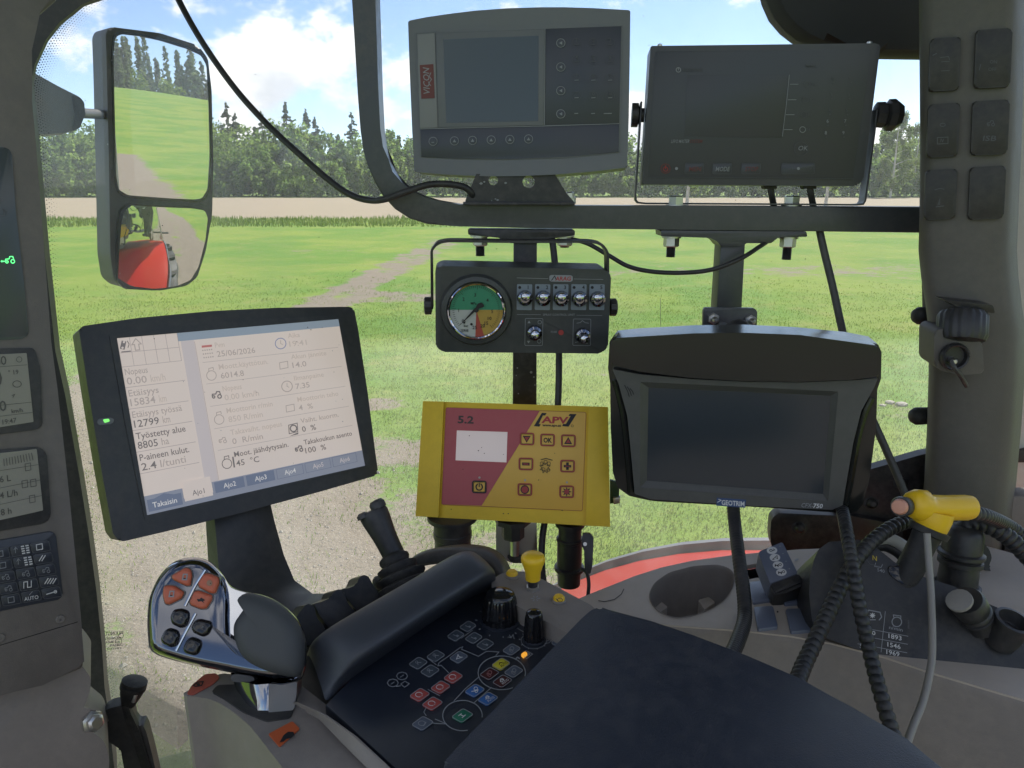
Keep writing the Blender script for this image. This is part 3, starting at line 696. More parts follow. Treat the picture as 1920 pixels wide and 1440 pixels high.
for x, y in ((113, 1161), (0, 1196)):
    o_ = LP.lathe('screw', [(.0042, 0), (.0042, .001), (.0036, .0016), (.0012, .0016), (.0010, .0008)], LP.at(x, y, 0), (0, 0, 1), M_PILLAR, seg=16)
pr = Pr(LP, .0004); pr.line(M_BLKPR, [(-20, 1216), (60, 1192), (146, 1166)], 1.3); pr.done('seam_line')
# lower trim under the pillar
lo = T('lower_trim', 'taupe moulded trim under the left pillar with a round bolt', 'trim panel', frame(90, 1340, .74, 30, 12))
lo.prism('trim_panel', [(-160, 1240), (120, 1222), (154, 1248), (171, 1272), (168, 1300), (152, 1338), (168, 1368), (196, 1390), (205, 1420), (202, 1560), (-160, 1560)], 0, -.12, M_TAUPE, .022, [0, 10, 10, 8, 10, 12, 10, 10, 10, 0, 0], seg=5)
lo.lathe('bolt_head', [(.011, 0), (.011, .003), (.0085, .004), (.0085, .009), (.006, .011)], lo.at(172, 1352, .0), lo.D((.8, -.5, .2)), M_ZINC, seg=6)

# hinge arm with rubber knob, lower left
ha = T('hinge_arm', 'black cast hinge arm with rubber knob at the lower left window', 'hinge arm', frame(245, 1340, .86, 15, 5))
ha.prism('arm', [(191, 1336), (205, 1328), (232, 1322), (246, 1330), (250, 1352), (258, 1362), (268, 1360), (274, 1372), (284, 1410), (300, 1480), (240, 1480), (226, 1405), (205, 1392), (192, 1372)], 0, -.02, M_BLACK2, .003, 4)
ha.prism('rib', [(228, 1326), (240, 1324), (246, 1340), (262, 1372), (292, 1470), (276, 1475), (248, 1388), (234, 1350)], .004, -.005, M_RUBBER, .002, 3)
a0 = ha.at(240, 1322, -.004); a1 = ha.at(252, 1280, -.004); ax = (a1 - a0).normalized(); L_ = (a1 - a0).length; u_ = ha.m(250, 1300)
ha.lathe('knob', [(13 * u_, 0), (18 * u_, L_ * .3), (22 * u_, L_ * .55), (23 * u_, L_ * .72), (25.5 * u_, L_ * .75), (25.5 * u_, L_ * .9), (22 * u_, L_ * .95), (25 * u_, L_ * .98), (25 * u_, L_ * 1.08), (14 * u_, L_ * 1.15)], a0, ax, M_RUBBER)
ha.lathe('pin', [(4 * u_, 0), (4.5 * u_, .012), (2.5 * u_, .014)], ha.at(250, 1316, .006), ax, M_ZINC, seg=12)
ha.lathe('bolt', [(13 * u_, 0), (13 * u_, .004), (9 * u_, .005), (10 * u_, .014), (7 * u_, .02)], ha.at(166, 1355, 0), (1, .1, .1), M_ZINC, seg=8)
stp = T('cab_step', 'dark blue-grey curved edge of the cab step at the bottom left', 'step', frame(300, 1430, 1.6, 0, 40))
stp.prism('step_tread', [(255, 1440), (300, 1420), (350, 1408), (420, 1404), (440, 1500), (250, 1500)], 0, -.05, M_BLACK2, .008)

# ------------------------------------------------------------------ outside mirror
MC = P(305, 300, 1.7); dI = (MC - CAM).normalized(); rr_ = Vector((.948, -.315, -.012)).normalized(); nM = (rr_ - dI).normalized()
uM = Vector((0, 0, 1)).cross(nM).normalized(); vM = nM.cross(uM)
mi = T('side_mirror', 'tall black side mirror with a flat upper and a convex lower glass', 'mirror', mtx(MC, uM, vM, nM))
outl = [(180, 62), (200, 52), (216, 49), (300, 60), (372, 85), (388, 105), (396, 160), (400, 300), (398, 400), (388, 470), (372, 520), (352, 537), (300, 546), (232, 540), (214, 528), (204, 515)]
frontp = rpoly([(206, 50), (300, 62), (372, 85), (390, 110), (397, 170), (400, 300), (398, 400), (386, 470), (370, 520), (350, 536), (300, 545), (232, 540), (214, 525), (207, 480), (204, 300), (200, 120), (198, 62)], 8)
sh = mi.prism('housing', frontp, 0, -.075, M_BLACK2, .006, 0, seg=3)
g1 = [(216, 70), (228, 64), (262, 68), (300, 76), (352, 92), (378, 104), (388, 122), (392, 200), (394, 290), (390, 355), (380, 372), (365, 374), (320, 372), (240, 366), (223, 356), (218, 330), (215, 200), (213, 100)]
g2 = [(226, 396), (240, 384), (280, 387), (352, 390), (376, 394), (382, 408), (378, 450), (368, 500), (355, 525), (330, 536), (290, 542), (235, 539), (222, 525), (220, 470), (222, 420)]
def rim(pts, k):
    c = Vector((sum(p[0] for p in pts) / len(pts), sum(p[1] for p in pts) / len(pts))); return [tuple(c + (Vector(p) - c) * k) for p in pts]
for g_ in (g1, g2):
    q = rpoly(g_, 5, 3)
    mi.add('glass_rim', bm_holes(mi.poly(rim(q, 1.035), .004), [mi.poly(q, .004)], .004, -.002), M_GLOSS)
bm = bmesh.new(); bm.faces.new([bm.verts.new(v) for v in mi.poly(rpoly(g1, 5, 3), .0025)]); mi.add('flat_glass', bm, M_MIRROR, smooth=0)
# lower glass: dense grid dome with a large radius of curvature
q = mi.poly(rpoly(g2, 5, 3), .0015); c = sum(q, Vector()) / len(q); RC = .62; bm = bmesh.new(); prev = None; tl_ = Vector((.04, .11, 0))
for k in range(13):
    s_ = 1 - k / 12.5; ring = []
    for p in q:
        v = c + (p - c) * s_; d = (v - c).length; ring.append(bm.verts.new((v.x, v.y, .0015 + RC - RC + (math.sqrt(RC * RC - d * d) - math.sqrt(RC * RC - .02)) * 1.0 + .006 - .0 + .012 * (0) + (v.x - c.x) * tl_.x + (v.y - c.y) * tl_.y)))
    if prev:
        for i in range(len(ring)): bm.faces.new((prev[i], prev[(i + 1) % len(ring)], ring[(i + 1) % len(ring)], ring[i]))
    prev = ring
bm.faces.new(prev); mi.add('convex_glass', bm, M_MIRROR, smooth=80)
a0 = mi.p(215, 216, 1.72); a1 = mi.p(150, 212, 1.45); mi.add('arm_pin', bm_tube([a0, a1], mi.m(200, 215) * 9, 12, smooth=False), M_BLACK2)
ma = T('mirror_bracket', 'dark grey tapered mirror bracket on the left window post', 'mirror bracket', frame(110, 190, 1.42, 35, 0))
ma.prism('arm_casing', [(40, 120), (56, 132), (110, 162), (150, 182), (158, 192), (160, 214), (150, 240), (120, 250), (60, 253), (40, 250)], 0, -.06, M_GREY, .014, 6, seg=4)
ma.prism('end_collar', [(134, 178), (150, 182), (158, 192), (160, 214), (150, 240), (136, 246), (140, 214)], .004, -.058, M_BLACK2, .004, 3)

# ------------------------------------------------------------------ red rear fender and tyre (outside)
AX = fr2(0, 0) + Vector((0, 0, CAMZ - 1.612))
fe = T('tractor_rear', 'red rear fender with grey lip over a big black wheel outside the window', 'fender', loc(AX)); ty = fe
secs = []; lips = []
for i in range(40):
    a = R(76 - i * 4.9); f_ = math.sin(a); zz = math.cos(a); rad = 1.0
    row = [fr2(f_ * rad, .68) + Vector((0, 0, zz * rad - .03)), fr2(f_ * rad, .72) + Vector((0, 0, zz * rad)), fr2(f_ * rad, 1.0) + Vector((0, 0, zz * rad + .005)), fr2(f_ * rad, 1.26) + Vector((0, 0, zz * rad)), fr2(f_ * rad, 1.31) + Vector((0, 0, zz * rad - .012)), fr2(f_ * rad * .965, 1.32) + Vector((0, 0, zz * rad * .965)), fr2(f_ * rad * .96, .70) + Vector((0, 0, zz * rad * .96))]
    secs.append(row)
    lips.append([fr2(f_ * (rad + e), r_) + Vector((0, 0, zz * (rad + e))) for e, r_ in ((-.02, 1.318), (.003, 1.318), (.003, 1.332), (-.02, 1.336))])
fe.add('fender_shell', bm_loft(secs, True, True), M_REDP, smooth=50); fe.add('rubber_lip', bm_loft(lips, True, True), mat('grey_lip', (.10, .11, .13), .5), smooth=30)
prof = [(.55, .80), (.72, .78), (.86, .84), (.90, .95), (.905, 1.15), (.90, 1.36), (.86, 1.46), (.72, 1.52), (.55, 1.48)]
tyo = ty.add('tyre', bm_lathe(prof, (0, 0, 0), TR, 48, True), M_RUBBER)
lb = bmesh.new()
for i in range(22):
    for sgn, r0, r1 in ((0, .9, 1.18), (1, 1.12, 1.44)):
        a = R(i * 360 / 22 + sgn * 8.2); pts = []
        for r_, da_ in ((r0, -.03), (r1, .11 if not sgn else -.14)):
            for e in (-.028, .028):
                for rad in (.88, .94): q = a + da_ + e; pts.append(fr2(math.sin(q) * rad, r_) + Vector((0, 0, math.cos(q) * rad)))
        v = [lb.verts.new(p) for p in pts]
        for f_ in ((0, 1, 3, 2), (4, 6, 7, 5), (0, 4, 5, 1), (2, 3, 7, 6), (1, 5, 7, 3), (0, 2, 6, 4)): lb.faces.new([v[k] for k in f_])
ty.add('tread_lugs', lb, M_RUBBER, tyo, smooth=0)
rim_ = ty.add('rim', bm_lathe([(.56, .9), (.54, 1.0), (.3, 1.1), (.12, 1.12)], (0, 0, 0), TR, 32, True), mat('rim_grey', (.35, .35, .36), .4, .3))
# cab side post and grab bar seen in the mirror only
cp_ = T('grab_bar', 'thin black grab bar on the rear cab post, seen in the mirror', 'grab bar', loc(fr2(-.45, 1.02) + Vector((0, 0, 1.7))))
cp_.add('bar', bm_tube([cp_.L(fr2(-.45, 1.0) + Vector((0, 0, 1.75))), cp_.L(fr2(-.5, 1.14) + Vector((0, 0, 1.8))), cp_.L(fr2(-.5, 1.12) + Vector((0, 0, 2.6))), cp_.L(fr2(-.45, 1.0) + Vector((0, 0, 2.65)))], .013, 8), M_BLACK2)
cp_.add('light_stalk', bm_tube([cp_.L(fr2(-.5, 1.1) + Vector((0, 0, 2.05))), cp_.L(fr2(-.5, 1.45) + Vector((0, 0, 2.05)))], .018, 8, smooth=False), M_BLACK2)

# ------------------------------------------------------------------ right pillar with rocker switches
RP = T('right_pillar', 'wide grey right pillar with six rocker switches', 'cab pillar', frame(1800, 500, .86, -22, 0))
ys = [-120, 0, 120, 260, 400, 470, 520, 570, 620, 700, 800, 900, 960, 1010, 1080]
le = [1722, 1723, 1724, 1725, 1724, 1722, 1727, 1735, 1741, 1741, 1738, 1733, 1726, 1722, 1716]
ri = [1912, 1910, 1908, 1904, 1898, 1895, 1898, 1904, 1912, 1910, 1903, 1894, 1888, 1884, 1880]
secs = []
for y, a, b in zip(ys, le, ri):
    w_ = b - a
    secs.append([RP.at(a + 6, y, -.10), RP.at(a, y, -.035), RP.at(a + 3, y, -.018), RP.at(a + 12, y, -.006), RP.at(a + 28, y, 0), RP.at(a + w_ * .5, y, .001), RP.at(b - 26, y, 0), RP.at(b - 9, y, -.008), RP.at(b - 1, y, -.022), RP.at(b + 6, y, -.05), RP.at(b + 12, y, -.10)])
RP.add('pillar_cover', bm_loft(secs), mat('right_pillar_trim', (.105, .097, .084), .6, grain=.4, gs=1400, dust=.12, var=.07), smooth=60)
M_ROCK = mat('rocker_switch', (.026, .025, .023), .5, dust=.12)
pr = Pr(RP, .0062)
for i, (x0, x1, y0, y1) in enumerate(((1741, 1800, 72, 172), (1737, 1798, 196, 296), (1732, 1793, 320, 413), (1826, 1896, 56, 166), (1820, 1891, 190, 292), (1815, 1884, 314, 413))):
    sk = (y0 - y1) * .03
    o_ = RP.prism('rocker_switch', [(x0 + 4, y0), (x1 + 3, y0 - 4), (x1 - 2, y1 - 3), (x0, y1)], .006, -.003, M_ROCK, .002, 9)
    xc = (x0 + x1) / 2
    if i == 1: pr.line(M_DIMPR, [(xc - 10, 258), (xc + 10, 257), (xc + 10, 269), (xc - 10, 270)], 1.4, True); pr.line(M_DIMPR, [(xc - 4, 266), (xc - 3, 260), (xc, 266), (xc + 2, 260)], 1.2); pr.ring(M_DIMPR, xc, 234, 5, 1.2, 3)
    if i == 4: tractor(pr, M_DIMPR, xc + 1, 232, .8, 1.3); pr.text(M_DIMPR, 'ISB', xc - 13, 264, 14, 25, it=.2)
    if i == 2: pr.line(M_DIMPR, [(xc - 8, 388), (xc + 8, 386)], 1.6); pr.line(M_DIMPR, [(xc - 4, 385), (xc, 372), (xc - 1, 384)], 1.6); pr.line(M_DIMPR, [(xc - 10, 356), (xc, 353), (xc + 8, 355)], 1.2)
    if i == 0: pr.line(M_DIMPR, [(xc - 22, 104), (xc - 14, 100)], 1.6); pr.line(M_DIMPR, [(xc - 8, 108), (xc + 8, 106), (xc + 10, 112)], 1.3); pr.line(M_DIMPR, [(xc - 6, 116), (xc + 10, 115)], 1.2); pr.line(M_DIMPR, [(xc - 6, 133), (xc + 10, 132)], 1.2)
    if i == 3: pr.text(M_DIMPR, 'ON', xc - 5, 119, 9); pr.text(M_DIMPR, 'OFF', xc - 8, 133, 9); pr.line(M_DIMPR, [(xc - 25, 132), (xc - 22, 120)], 1.4)
pr.done('switch_symbol')
# knob, socket housing and jack on the pillar
jk = T('pillar_socket', 'ribbed black knob above a round jack socket on the right pillar', 'socket', frame(1800, 630, .84, -10, 0))
u_ = jk.m(1800, 620)
jk.prism('knob_bracket', [(1770, 562), (1862, 572), (1866, 588), (1800, 578)], -.005, -.035, M_BLACK, .002, 4)
jk.lathe('ribbed_knob', [(20 * u_, 0), (40 * u_, .003), (45 * u_, .008), (46 * u_, .03), (42 * u_, .036), (20 * u_, .038)], jk.at(1806, 580, -.02), jk.D((-.12, -.35, -1)), M_BLACK, seg=72, knurl=.05, kn=18)
jk.prism('socket_housing', [(1752, 622), (1764, 615), (1800, 622), (1842, 640), (1846, 700), (1800, 704), (1762, 694), (1751, 684)], .0, -.05, MATS['right_pillar_trim'], .010, 8, seg=4)
jk.lathe('socket_ring', [(28 * u_, 0), (28 * u_, .004), (25 * u_, .007), (22 * u_, .006), (20 * u_, -.002)], jk.at(1788, 668, .002), (0.1, 0, 1), M_BLACK, seg=48, knurl=.03, kn=24)
jk.lathe('jack_pin', [(6.5 * u_, 0), (6.5 * u_, .010), (4 * u_, .012)], jk.at(1783, 674, .002), (0, 0, 1), M_ZINC, seg=14)
jk.add('jack_lead', bm_tube([jk.at(1783, 676, .012), jk.at(1790, 690, .016), jk.at(1802, 706, .012), jk.at(1812, 724, .002)], 4.5 * u_, 8), M_BLACK2)
# bright rear side window at the far right, its daylight put into a pale strip
wt = T('rear_window_strip', 'pale grey strip standing in for the bright rear window behind the right pillar', 'window stand-in', frame(1935, 600, 1.05, -35, 0))
wt.prism('window_strip', [(1880, -60), (1965, -60), (1965, 1100), (1870, 1100), (1874, 860), (1890, 560)], 0, -.03, mat('pale_window_light', (.62, .61, .57), .6, dust=.2), .004)
wt.prism('dark_catch', [(1900, 848), (1928, 842), (1940, 850), (1940, 868), (1902, 868)], .012, 0, M_BLACK2, .004, 4)
gb = T('bulb_knob', 'black rubber bulb knob beside the right pillar, upper of the two', 'knob', frame(1725, 592, .96, 0, 0), 'bulb knobs beside the right pillar')
def bulb(t_, x, y):
    u = t_.m(x, y); t_.lathe('bulb', [(5 * u, -16 * u), (12 * u, -13 * u), (16.5 * u, -5 * u), (16.5 * u, 2 * u), (15.5 * u, 3 * u), (16.5 * u, 4 * u), (16 * u, 20 * u)], t_.at(x, y), (1, 0, -.1), M_RUBBER, seg=24)
bulb(gb, 1727, 592); gb.prism('backing_strip', [(1736, 520), (1744, 520), (1746, 642), (1738, 642)], -.002, -.012, M_BLACK2, .001)
gb2 = T('bulb_knob', 'black rubber bulb knob beside the right pillar, lower of the two', 'knob', frame(1720, 780, .96, 0, 0), 'bulb knobs beside the right pillar'); bulb(gb2, 1722, 780)
# dark bracket plates under the window at right
bp_ = T('mounting_plate', 'black steel mounting plate with two bolt heads below the window', 'plate', frame(1580, 950, 1.00, -8, 0))
bp_.prism('upper_plate', [(1560, 960), (1600, 900), (1632, 880), (1730, 852), (1800, 840), (1800, 1040), (1560, 1040)], -.012, -.03, M_STEEL2, .002, 4)
bp_.prism('lower_plate', [(1444, 1002), (1446, 974), (1458, 962), (1600, 968), (1690, 985), (1700, 1035), (1460, 1036), (1446, 1024)], 0, -.02, M_STEEL2, .003, [4, 6, 8, 3, 3, 3, 8, 6])
for x, y, z_ in ((1499, 989, 0), (1634, 943, -.012), (1690, 905, -.012)):
    u = bp_.m(x, y); bp_.lathe('bolt_head', [(15 * u, 0), (15 * u, .001), (11 * u, .0015), (10 * u, .005), (5 * u, .008)], bp_.at(x, y, z_), (0, .2, 1), M_STEEL2, seg=20)

# ================================================================== steel rail that carries the monitors
RA = T('monitor_rail', 'bent dark square steel tube carrying the monitors across the window', 'mounting rail', frame(1000, 405, .95, 0, 0))
outer = [(655, -200), (660, 0), (665, 80), (671, 180), (676, 245), (681, 280), (690, 312), (702, 342), (718, 368), (740, 392), (768, 410), (800, 420), (850, 424), (1000, 428), (1300, 431), (1760, 437)]
inner = [(1760, 388), (1300, 386), (1000, 385), (860, 383), (820, 380), (792, 372), (768, 360), (750, 344), (736, 322), (725, 300), (718, 275), (713, 240), (709, 160), (706, 60), (704, 0), (700, -200)]
RA.prism('tube', outer + inner, 0, -.034, M_STEEL, .0025, 0, seg=3, back=True)
def hexbolt(t_, x, y, z_, r, up_, thread=0, nm='bolt', washer=True):
    """bolt along the frame's y axis at pixel x,y; up_=1 head points up"""
    c = t_.at(x, y, z_); u = t_.m(x, y); A = (0, up_, 0)
    o = t_.lathe(nm, [(r * u, 0), (r * u, 1.0 * r * u), (r * .8 * u, 1.15 * r * u)], c, A, M_ZINC, seg=6, smooth=25, a0=.3)
    if washer: t_.lathe('washer', [(r * 1.25 * u, -.22 * r * u), (r * 1.25 * u, 0)], c, A, M_ZINC, o, seg=20)
    if thread:
        pf = []; n = int(thread / 2)
        for i in range(n): pf += [(r * .52 * u, (1.0 * r + i * 2) * u), (r * .60 * u, (1.0 * r + i * 2 + 1) * u)]
        t_.lathe('thread', pf, c, A, M_STEEL2, o, seg=14, smooth=0)
p1 = RA.prism('post', [(963, 436), (1007, 436), (1006, 800), (961, 800)], -.004, -.034, M_STEEL2, .002, label='scuffed steel post behind the sprayer box')
p2 = RA.prism('post', [(1352, 450), (1398, 450), (1388, 640), (1340, 640)], -.004, -.034, M_STEEL, .002)
RA.prism('clamp_plate', [(877, 430), (1078, 432), (1078, 441), (1060, 444), (1030, 447), (1012, 456), (956, 456), (935, 446), (878, 440)], .002, -.036, M_STEEL2, .0012, 2)
RA.prism('clamp_plate', [(1239, 432), (1512, 434), (1514, 444), (1460, 445), (1446, 456), (1400, 456), (1392, 462), (1352, 462), (1344, 452), (1330, 446), (1240, 443)], .002, -.036, M_STEEL, .0012, 2)
for x, y, th in ((900, 444, 22), (1059, 444, 6), (1259, 446, 22), (1478, 447, 26)): hexbolt(RA, x, y, -.016, 15, -1, th, 'clamp_bolt')
for x in (1267, 1484): hexbolt(RA, x, 384, -.016, 15, 1, 0, 'clamp_bolt')
RA.lathe('clamp_bolt', [(.006, 0), (.006, .008), (.004, .009)], RA.at(1071, 382, -.016), (0, 1, 0), M_ZINC, seg=6)
pr = Pr(RA, -.0032)
for x, y, r_ in ((996, 698, 2.4), (1001, 707, 1.5), (970, 690, 1.4), (968, 704, 1.2), (1003, 722, 1.4), (972, 738, 1.2)): pr.disc(M_GRPR, x, y, r_)
pr.done('paint_chip')

# ------------------------------------------------------------------ upper left monitor (grey, keypad)
TE = T('grey_terminal', 'grey keypad monitor with dark screen on top of the bent tube', 'monitor', frame(975, 170, .905, -5, 3))
case = [(765, 39), (800, 32), (845, 25.5), (890, 20), (950, 15.5), (1015, 13.5), (1060, 13.5), (1109, 15), (1182, 19), (1181, 100), (1179, 220), (1176, 314), (1120, 321), (1046, 327), (980, 330), (921, 330.5), (870, 329), (827, 327), (777, 322), (773, 250), (768, 130)]
TE.prism('casing', case, 0, -.05, M_GREY, .006, 3, seg=4)
TE.prism('face_panel', [(778, 62), (860, 52), (950, 47), (1060, 46), (1168, 47), (1163, 286), (1060, 296), (950, 299), (860, 298), (788, 294)], .0014, -.002, M_GREY, .0008, 4)
TE.prism('side_strip', [(782, 64), (815, 62), (820.5, 239), (787.5, 240.5)], .0026, .0005, M_GREY2, .0004)
fr_ = TE.prism('screen_bezel', [(817, 62), (1021, 54), (1020, 235), (822, 239)], .0026, .0005, M_GREY, .0006)
TE.prism('screen', [(831, 74), (1010, 67), (1009, 227), (837, 230.5)], .0030, .001, M_DISP, 0, 0, fr_)
TE.prism('key_panel', [(1023, 54), (1165, 49), (1161, 231), (1022, 234)], .0022, .0005, M_KEYP, .0004)
TE.prism('lower_key_panel', [(788, 243), (1161, 232.5), (1160, 285), (1060, 294), (952, 298), (860, 297), (790, 294)], .0022, .0005, M_KEYP, .0004)
pr = Pr(TE, .0034)
pr.line(M_GRPR, [(788, 241.5), (900, 239), (1020, 236.5), (1161, 231.8)], 1.1); pr.line(M_GRPR, [(1021.8, 54), (1021, 234)], 1.2)
pr.poly(M_DRED, [(787, 122), (812.5, 120), (815, 184), (790, 185)])
pr.text(M_GRPR, 'VICON', 806, 178, 17, 50, dx=(-.03, -1), up=(-1, .03), it=.2)
pr.line(M_GRPR, [(808, 136), (805, 143), (809, 149), (804, 156), (808, 161)], 1.4)
for i, x in enumerate((812, 852, 886, 921, 956, 991)):
    y = 265 - i * .9
    TE.lathe('round_key', [(8.6 * TE.m(x, y), 0), (8.6 * TE.m(x, y), .0009), (7 * TE.m(x, y), .0012)], TE.at(x, y, .0022), (0, 0, 1), M_KEYP, seg=20)
    pr.ring(M_GRPR, x, y, 7.8, 1.1)
    if i: pr.poly(M_GRPR, [(x - 3.2, y + 2.6), (x + 3.2, y + 2.6), (x, y - 3)])
    else: pr.line(M_GRPR, [(x - 3, y + 2), (x + 2, y + 2)], 1.4)
for i, y in enumerate((80.6, 125.6, 170, 213.5)):
    x = 1051.5; TE.lathe('round_key', [(8.6 * TE.m(x, y), 0), (8.6 * TE.m(x, y), .0009), (7 * TE.m(x, y), .0012)], TE.at(x, y, .0022), (0, 0, 1), M_KEYP, seg=20)
    pr.ring(M_GRPR, x, y, 8, 1.1); pr.poly(M_GRPR, [(x - 3, y), (x + 2.6, y - 3.2), (x + 2.6, y + 3.2)])
for r_, (y, row) in enumerate(((80, '123'), (112, '456'), (147, '789'), (180, '*0#'), (213, '<->'))):
    for c_, x in enumerate((1081, 1112.5, 1144)):
        if r_ < 4: pr.text(M_DIMPR, row[c_], x, y - 1, 10, al='c'); pr.line(M_GRPR if r_ > 1 else M_DIMPR, [(x - 4, y + 3.5), (x + 4, y + 3)], 1.2); pr.ring(M_DIMPR, x, y, 8.4, .5)
        else: pr.line(M_GRPR, [(x - 4 - (c_ == 2) * 8, y), (x + 3, y - .5)], 1.6)
pr.done('key_print')
bk = TE.o
br = T('terminal_bracket', 'trapezoid black steel bracket with two holes under the grey monitor', 'bracket', frame(975, 360, .935, 0, 0))
br.add('bracket_plate', bm_holes(br.poly([(893, 326), (1040, 326), (1062, 362), (1076, 378), (1076, 384), (872, 384), (873, 374)], 0), [br.poly(circ(925, 338.5, 9), 0), br.poly(circ(991, 341, 11.5), 0)], 0, -.004), M_STEEL2, smooth=0)
br.prism('foot_flange', [(868, 379), (1078, 379), (1078, 385), (868, 385)], .010, -.02, M_STEEL2, .001)
u = br.m(1060, 370); br.lathe('nut', [(9 * u, 0), (9 * u, 9 * u), (6 * u, 11 * u)], br.at(1068, 371, -.01), (0, 1, 0), M_ZINC, seg=6)
pr = Pr(br, .0004)
for x, y, r_ in ((933, 375, 2.4), (929, 373, 1.6), (922, 376, 1.2), (902, 344, 3), (908, 341, 2), (948, 343, 2.4)): pr.disc(M_GRPR, x, y, r_, r_ * .7)
pr.done('paint_chip')

# ------------------------------------------------------------------ dark control box on a U bracket
BX = T('black_control_box', 'black control box with red and white keys on a U-shaped bracket', 'control box', frame(1425, 215, .915, -6, 1))
BX.prism('casing', [(1220, 86), (1640, 81), (1651, 84), (1619, 338), (1604, 349), (1204, 346)], 0, -.055, M_BOX, .003, [3, 3, 3, 5, 5, 3], seg=3)
BX.prism('front_foil', [(1228, 96), (1634, 93), (1600, 338), (1214, 334)], .0006, -.001, M_BOXF, .0003, 5)
BX.prism('screen', [(1290, 141), (1477, 142), (1468, 258), (1282, 256)], .0012, 0, mat('box_screen', (.054, .057, .063), .38), .0003, 3)
pr = Pr(BX, .0017)
pr.ring(M_GRPR, 1272, 131, 4.2, 1.6); pr.line(M_GRPR, [(1272, 126), (1272, 132)], 1.4); pr.text(M_DIMPR, 'AGROTRONIX', 1280, 134, 9, 38)
pr.text(M_GRPR, 'LEVO MASTER', 1258, 268, 9, 34, it=.25); pr.text(M_DRED, 'SYSTEM', 1293, 268, 9, 23, it=.25)
for i, y in enumerate((158, 187, 215, 243)):
    x = 1517 - i * 3.7
    pr.line(M_GRPR, [(x - 36, y), (x - 20, y)], 1.2); pr.ring(M_GRPR if i > 2 else M_DIMPR, x - 4 + i, y, 5.4, 1.2); pr.text(M_DIMPR, 'F%d' % (i + 1), x + 6, y + 3, 8)
pr.line(M_GRPR, [(1480, 140), (1475, 190), (1467, 256)], 1.1); pr.text(M_DIMPR, 'MENU', 1512, 126, 8, 19)
for r_, y in enumerate((150, 180, 210, 230, 252)):
    for c_ in (0, 1):
        x = 1562 + c_ * 33 - r_ * 3.4; pr.text(M_GRPR if r_ > 2 else M_DIMPR, '%d' % (r_ * 2 + c_), x - 2, y, 9); pr.disc(M_DIMPR, x + 1, y + 5, 1.4)
pr.text(M_GRPR, 'OK', 1496, 282, 12.5, it=.25); pr.ring(M_DIMPR, 1502, 279, 13, .9)
def keybox(nm, m, x0, x1, y0, y1, w_=None):
    q = [(x0, y0), (x1, y0), (x1 - 1, y1), (x0 - 1, y1)]
    BX.prism('key', q, .0014, 0, M_BOXF, .0004, 3); pr.line(M_DIMPR if m is not M_REDPR else M_DRED, rpoly(q, 3, 3), 1, True)
    if nm: pr.text(m, nm, (x0 + x1) / 2, (y0 + y1) / 2 + 5, 12, w_, al='c', it=.2)
keybox('MEN', M_DRED, 1285, 1320, 306, 326, 22); keybox('MODE', M_GRPR, 1337, 1372, 306, 326, 26); keybox('STOP', M_DRED, 1391, 1426, 306, 326, 24); keybox('', M_GRPR, 1466, 1528, 306, 326)
pr.text(M_DIMPR, 'COM 1', 1469, 319, 7, 17); pr.text(M_DIMPR, 'COM 2', 1510, 319, 7, 16)
pr.ring(M_DRED, 1248, 316, 8.6, 1.6); pr.ring(M_REDPR, 1248, 317, 4, 1.3); pr.line(M_REDPR, [(1248, 310), (1248, 317)], 1.6)
pr.disc(M_GRPR, 1268.5, 316, 2.8); pr.disc(M_GRPR, 1497, 316, 2.8); pr.line(M_DIMPR, [(1216, 332), (1410, 333), (1600, 335)], .7)
pr.done('front_print')
for x, y in ((1237, 87), (1630, 82)): BX.lathe('screw', [(.003, 0), (.003, .002), (.0015, .003)], BX.at(x, y, -.012), (0, 1, 0), M_ZINC, seg=12)
# bracket
def strip(t_, pts, z1, z0, m, nm, wd=3.0, parent=None):
    """bent flat bar: pixel centre line, thin in the picture plane, wide along z"""
    p = [Vector(q) for q in pts]; A = []; B = []
    for i in range(len(p)):
        d = (p[min(i + 1, len(p) - 1)] - p[max(0, i - 1)]).normalized(); n_ = Vector((-d.y, d.x)) * wd / 2; A.append(tuple(p[i] + n_)); B.append(tuple(p[i] - n_))
    return t_.prism(nm, A + B[::-1], z1, z0, m, .0004, parent=parent)
strip(BX, [(1203, 190), (1200, 240), (1192, 365), (1192, 375), (1196, 380), (1210, 381.5), (1400, 382.5), (1605, 384), (1619, 383), (1623, 376), (1640, 250), (1645, 205)], -.012, -.035, M_BOX, 'u_bracket', 3.2)
u = BX.m(1650, 215)
BX.lathe('knob', [(12 * u, 0), (24 * u, .002), (25 * u, .012), (22 * u, .014), (30 * u, .016), (31 * u, .024), (22 * u, .032), (8 * u, .033)], BX.at(1638, 215, -.024), (1, -.03, .0), M_BLACK, seg=8, smooth=20)
BX.lathe('knob', [(14 * u, 0), (14 * u, .006), (24 * u, .008), (24 * u, .016)], BX.at(1208, 216, -.024), (-1, .02, 0), M_BLACK, seg=20)
for x in (1445, 1519):
    BX.prism('cable_gland', [(x - 13, 348), (x + 13, 348), (x + 12, 354), (x - 11, 354)], -.016, -.034, M_RUBBER, .001)
    BX.add('lead', bm_tube([BX.at(x, 352, -.024), BX.at(x + 2, 366, -.026), BX.at(x + 7, 392, -.045)], .0042, 8), M_CABLE)

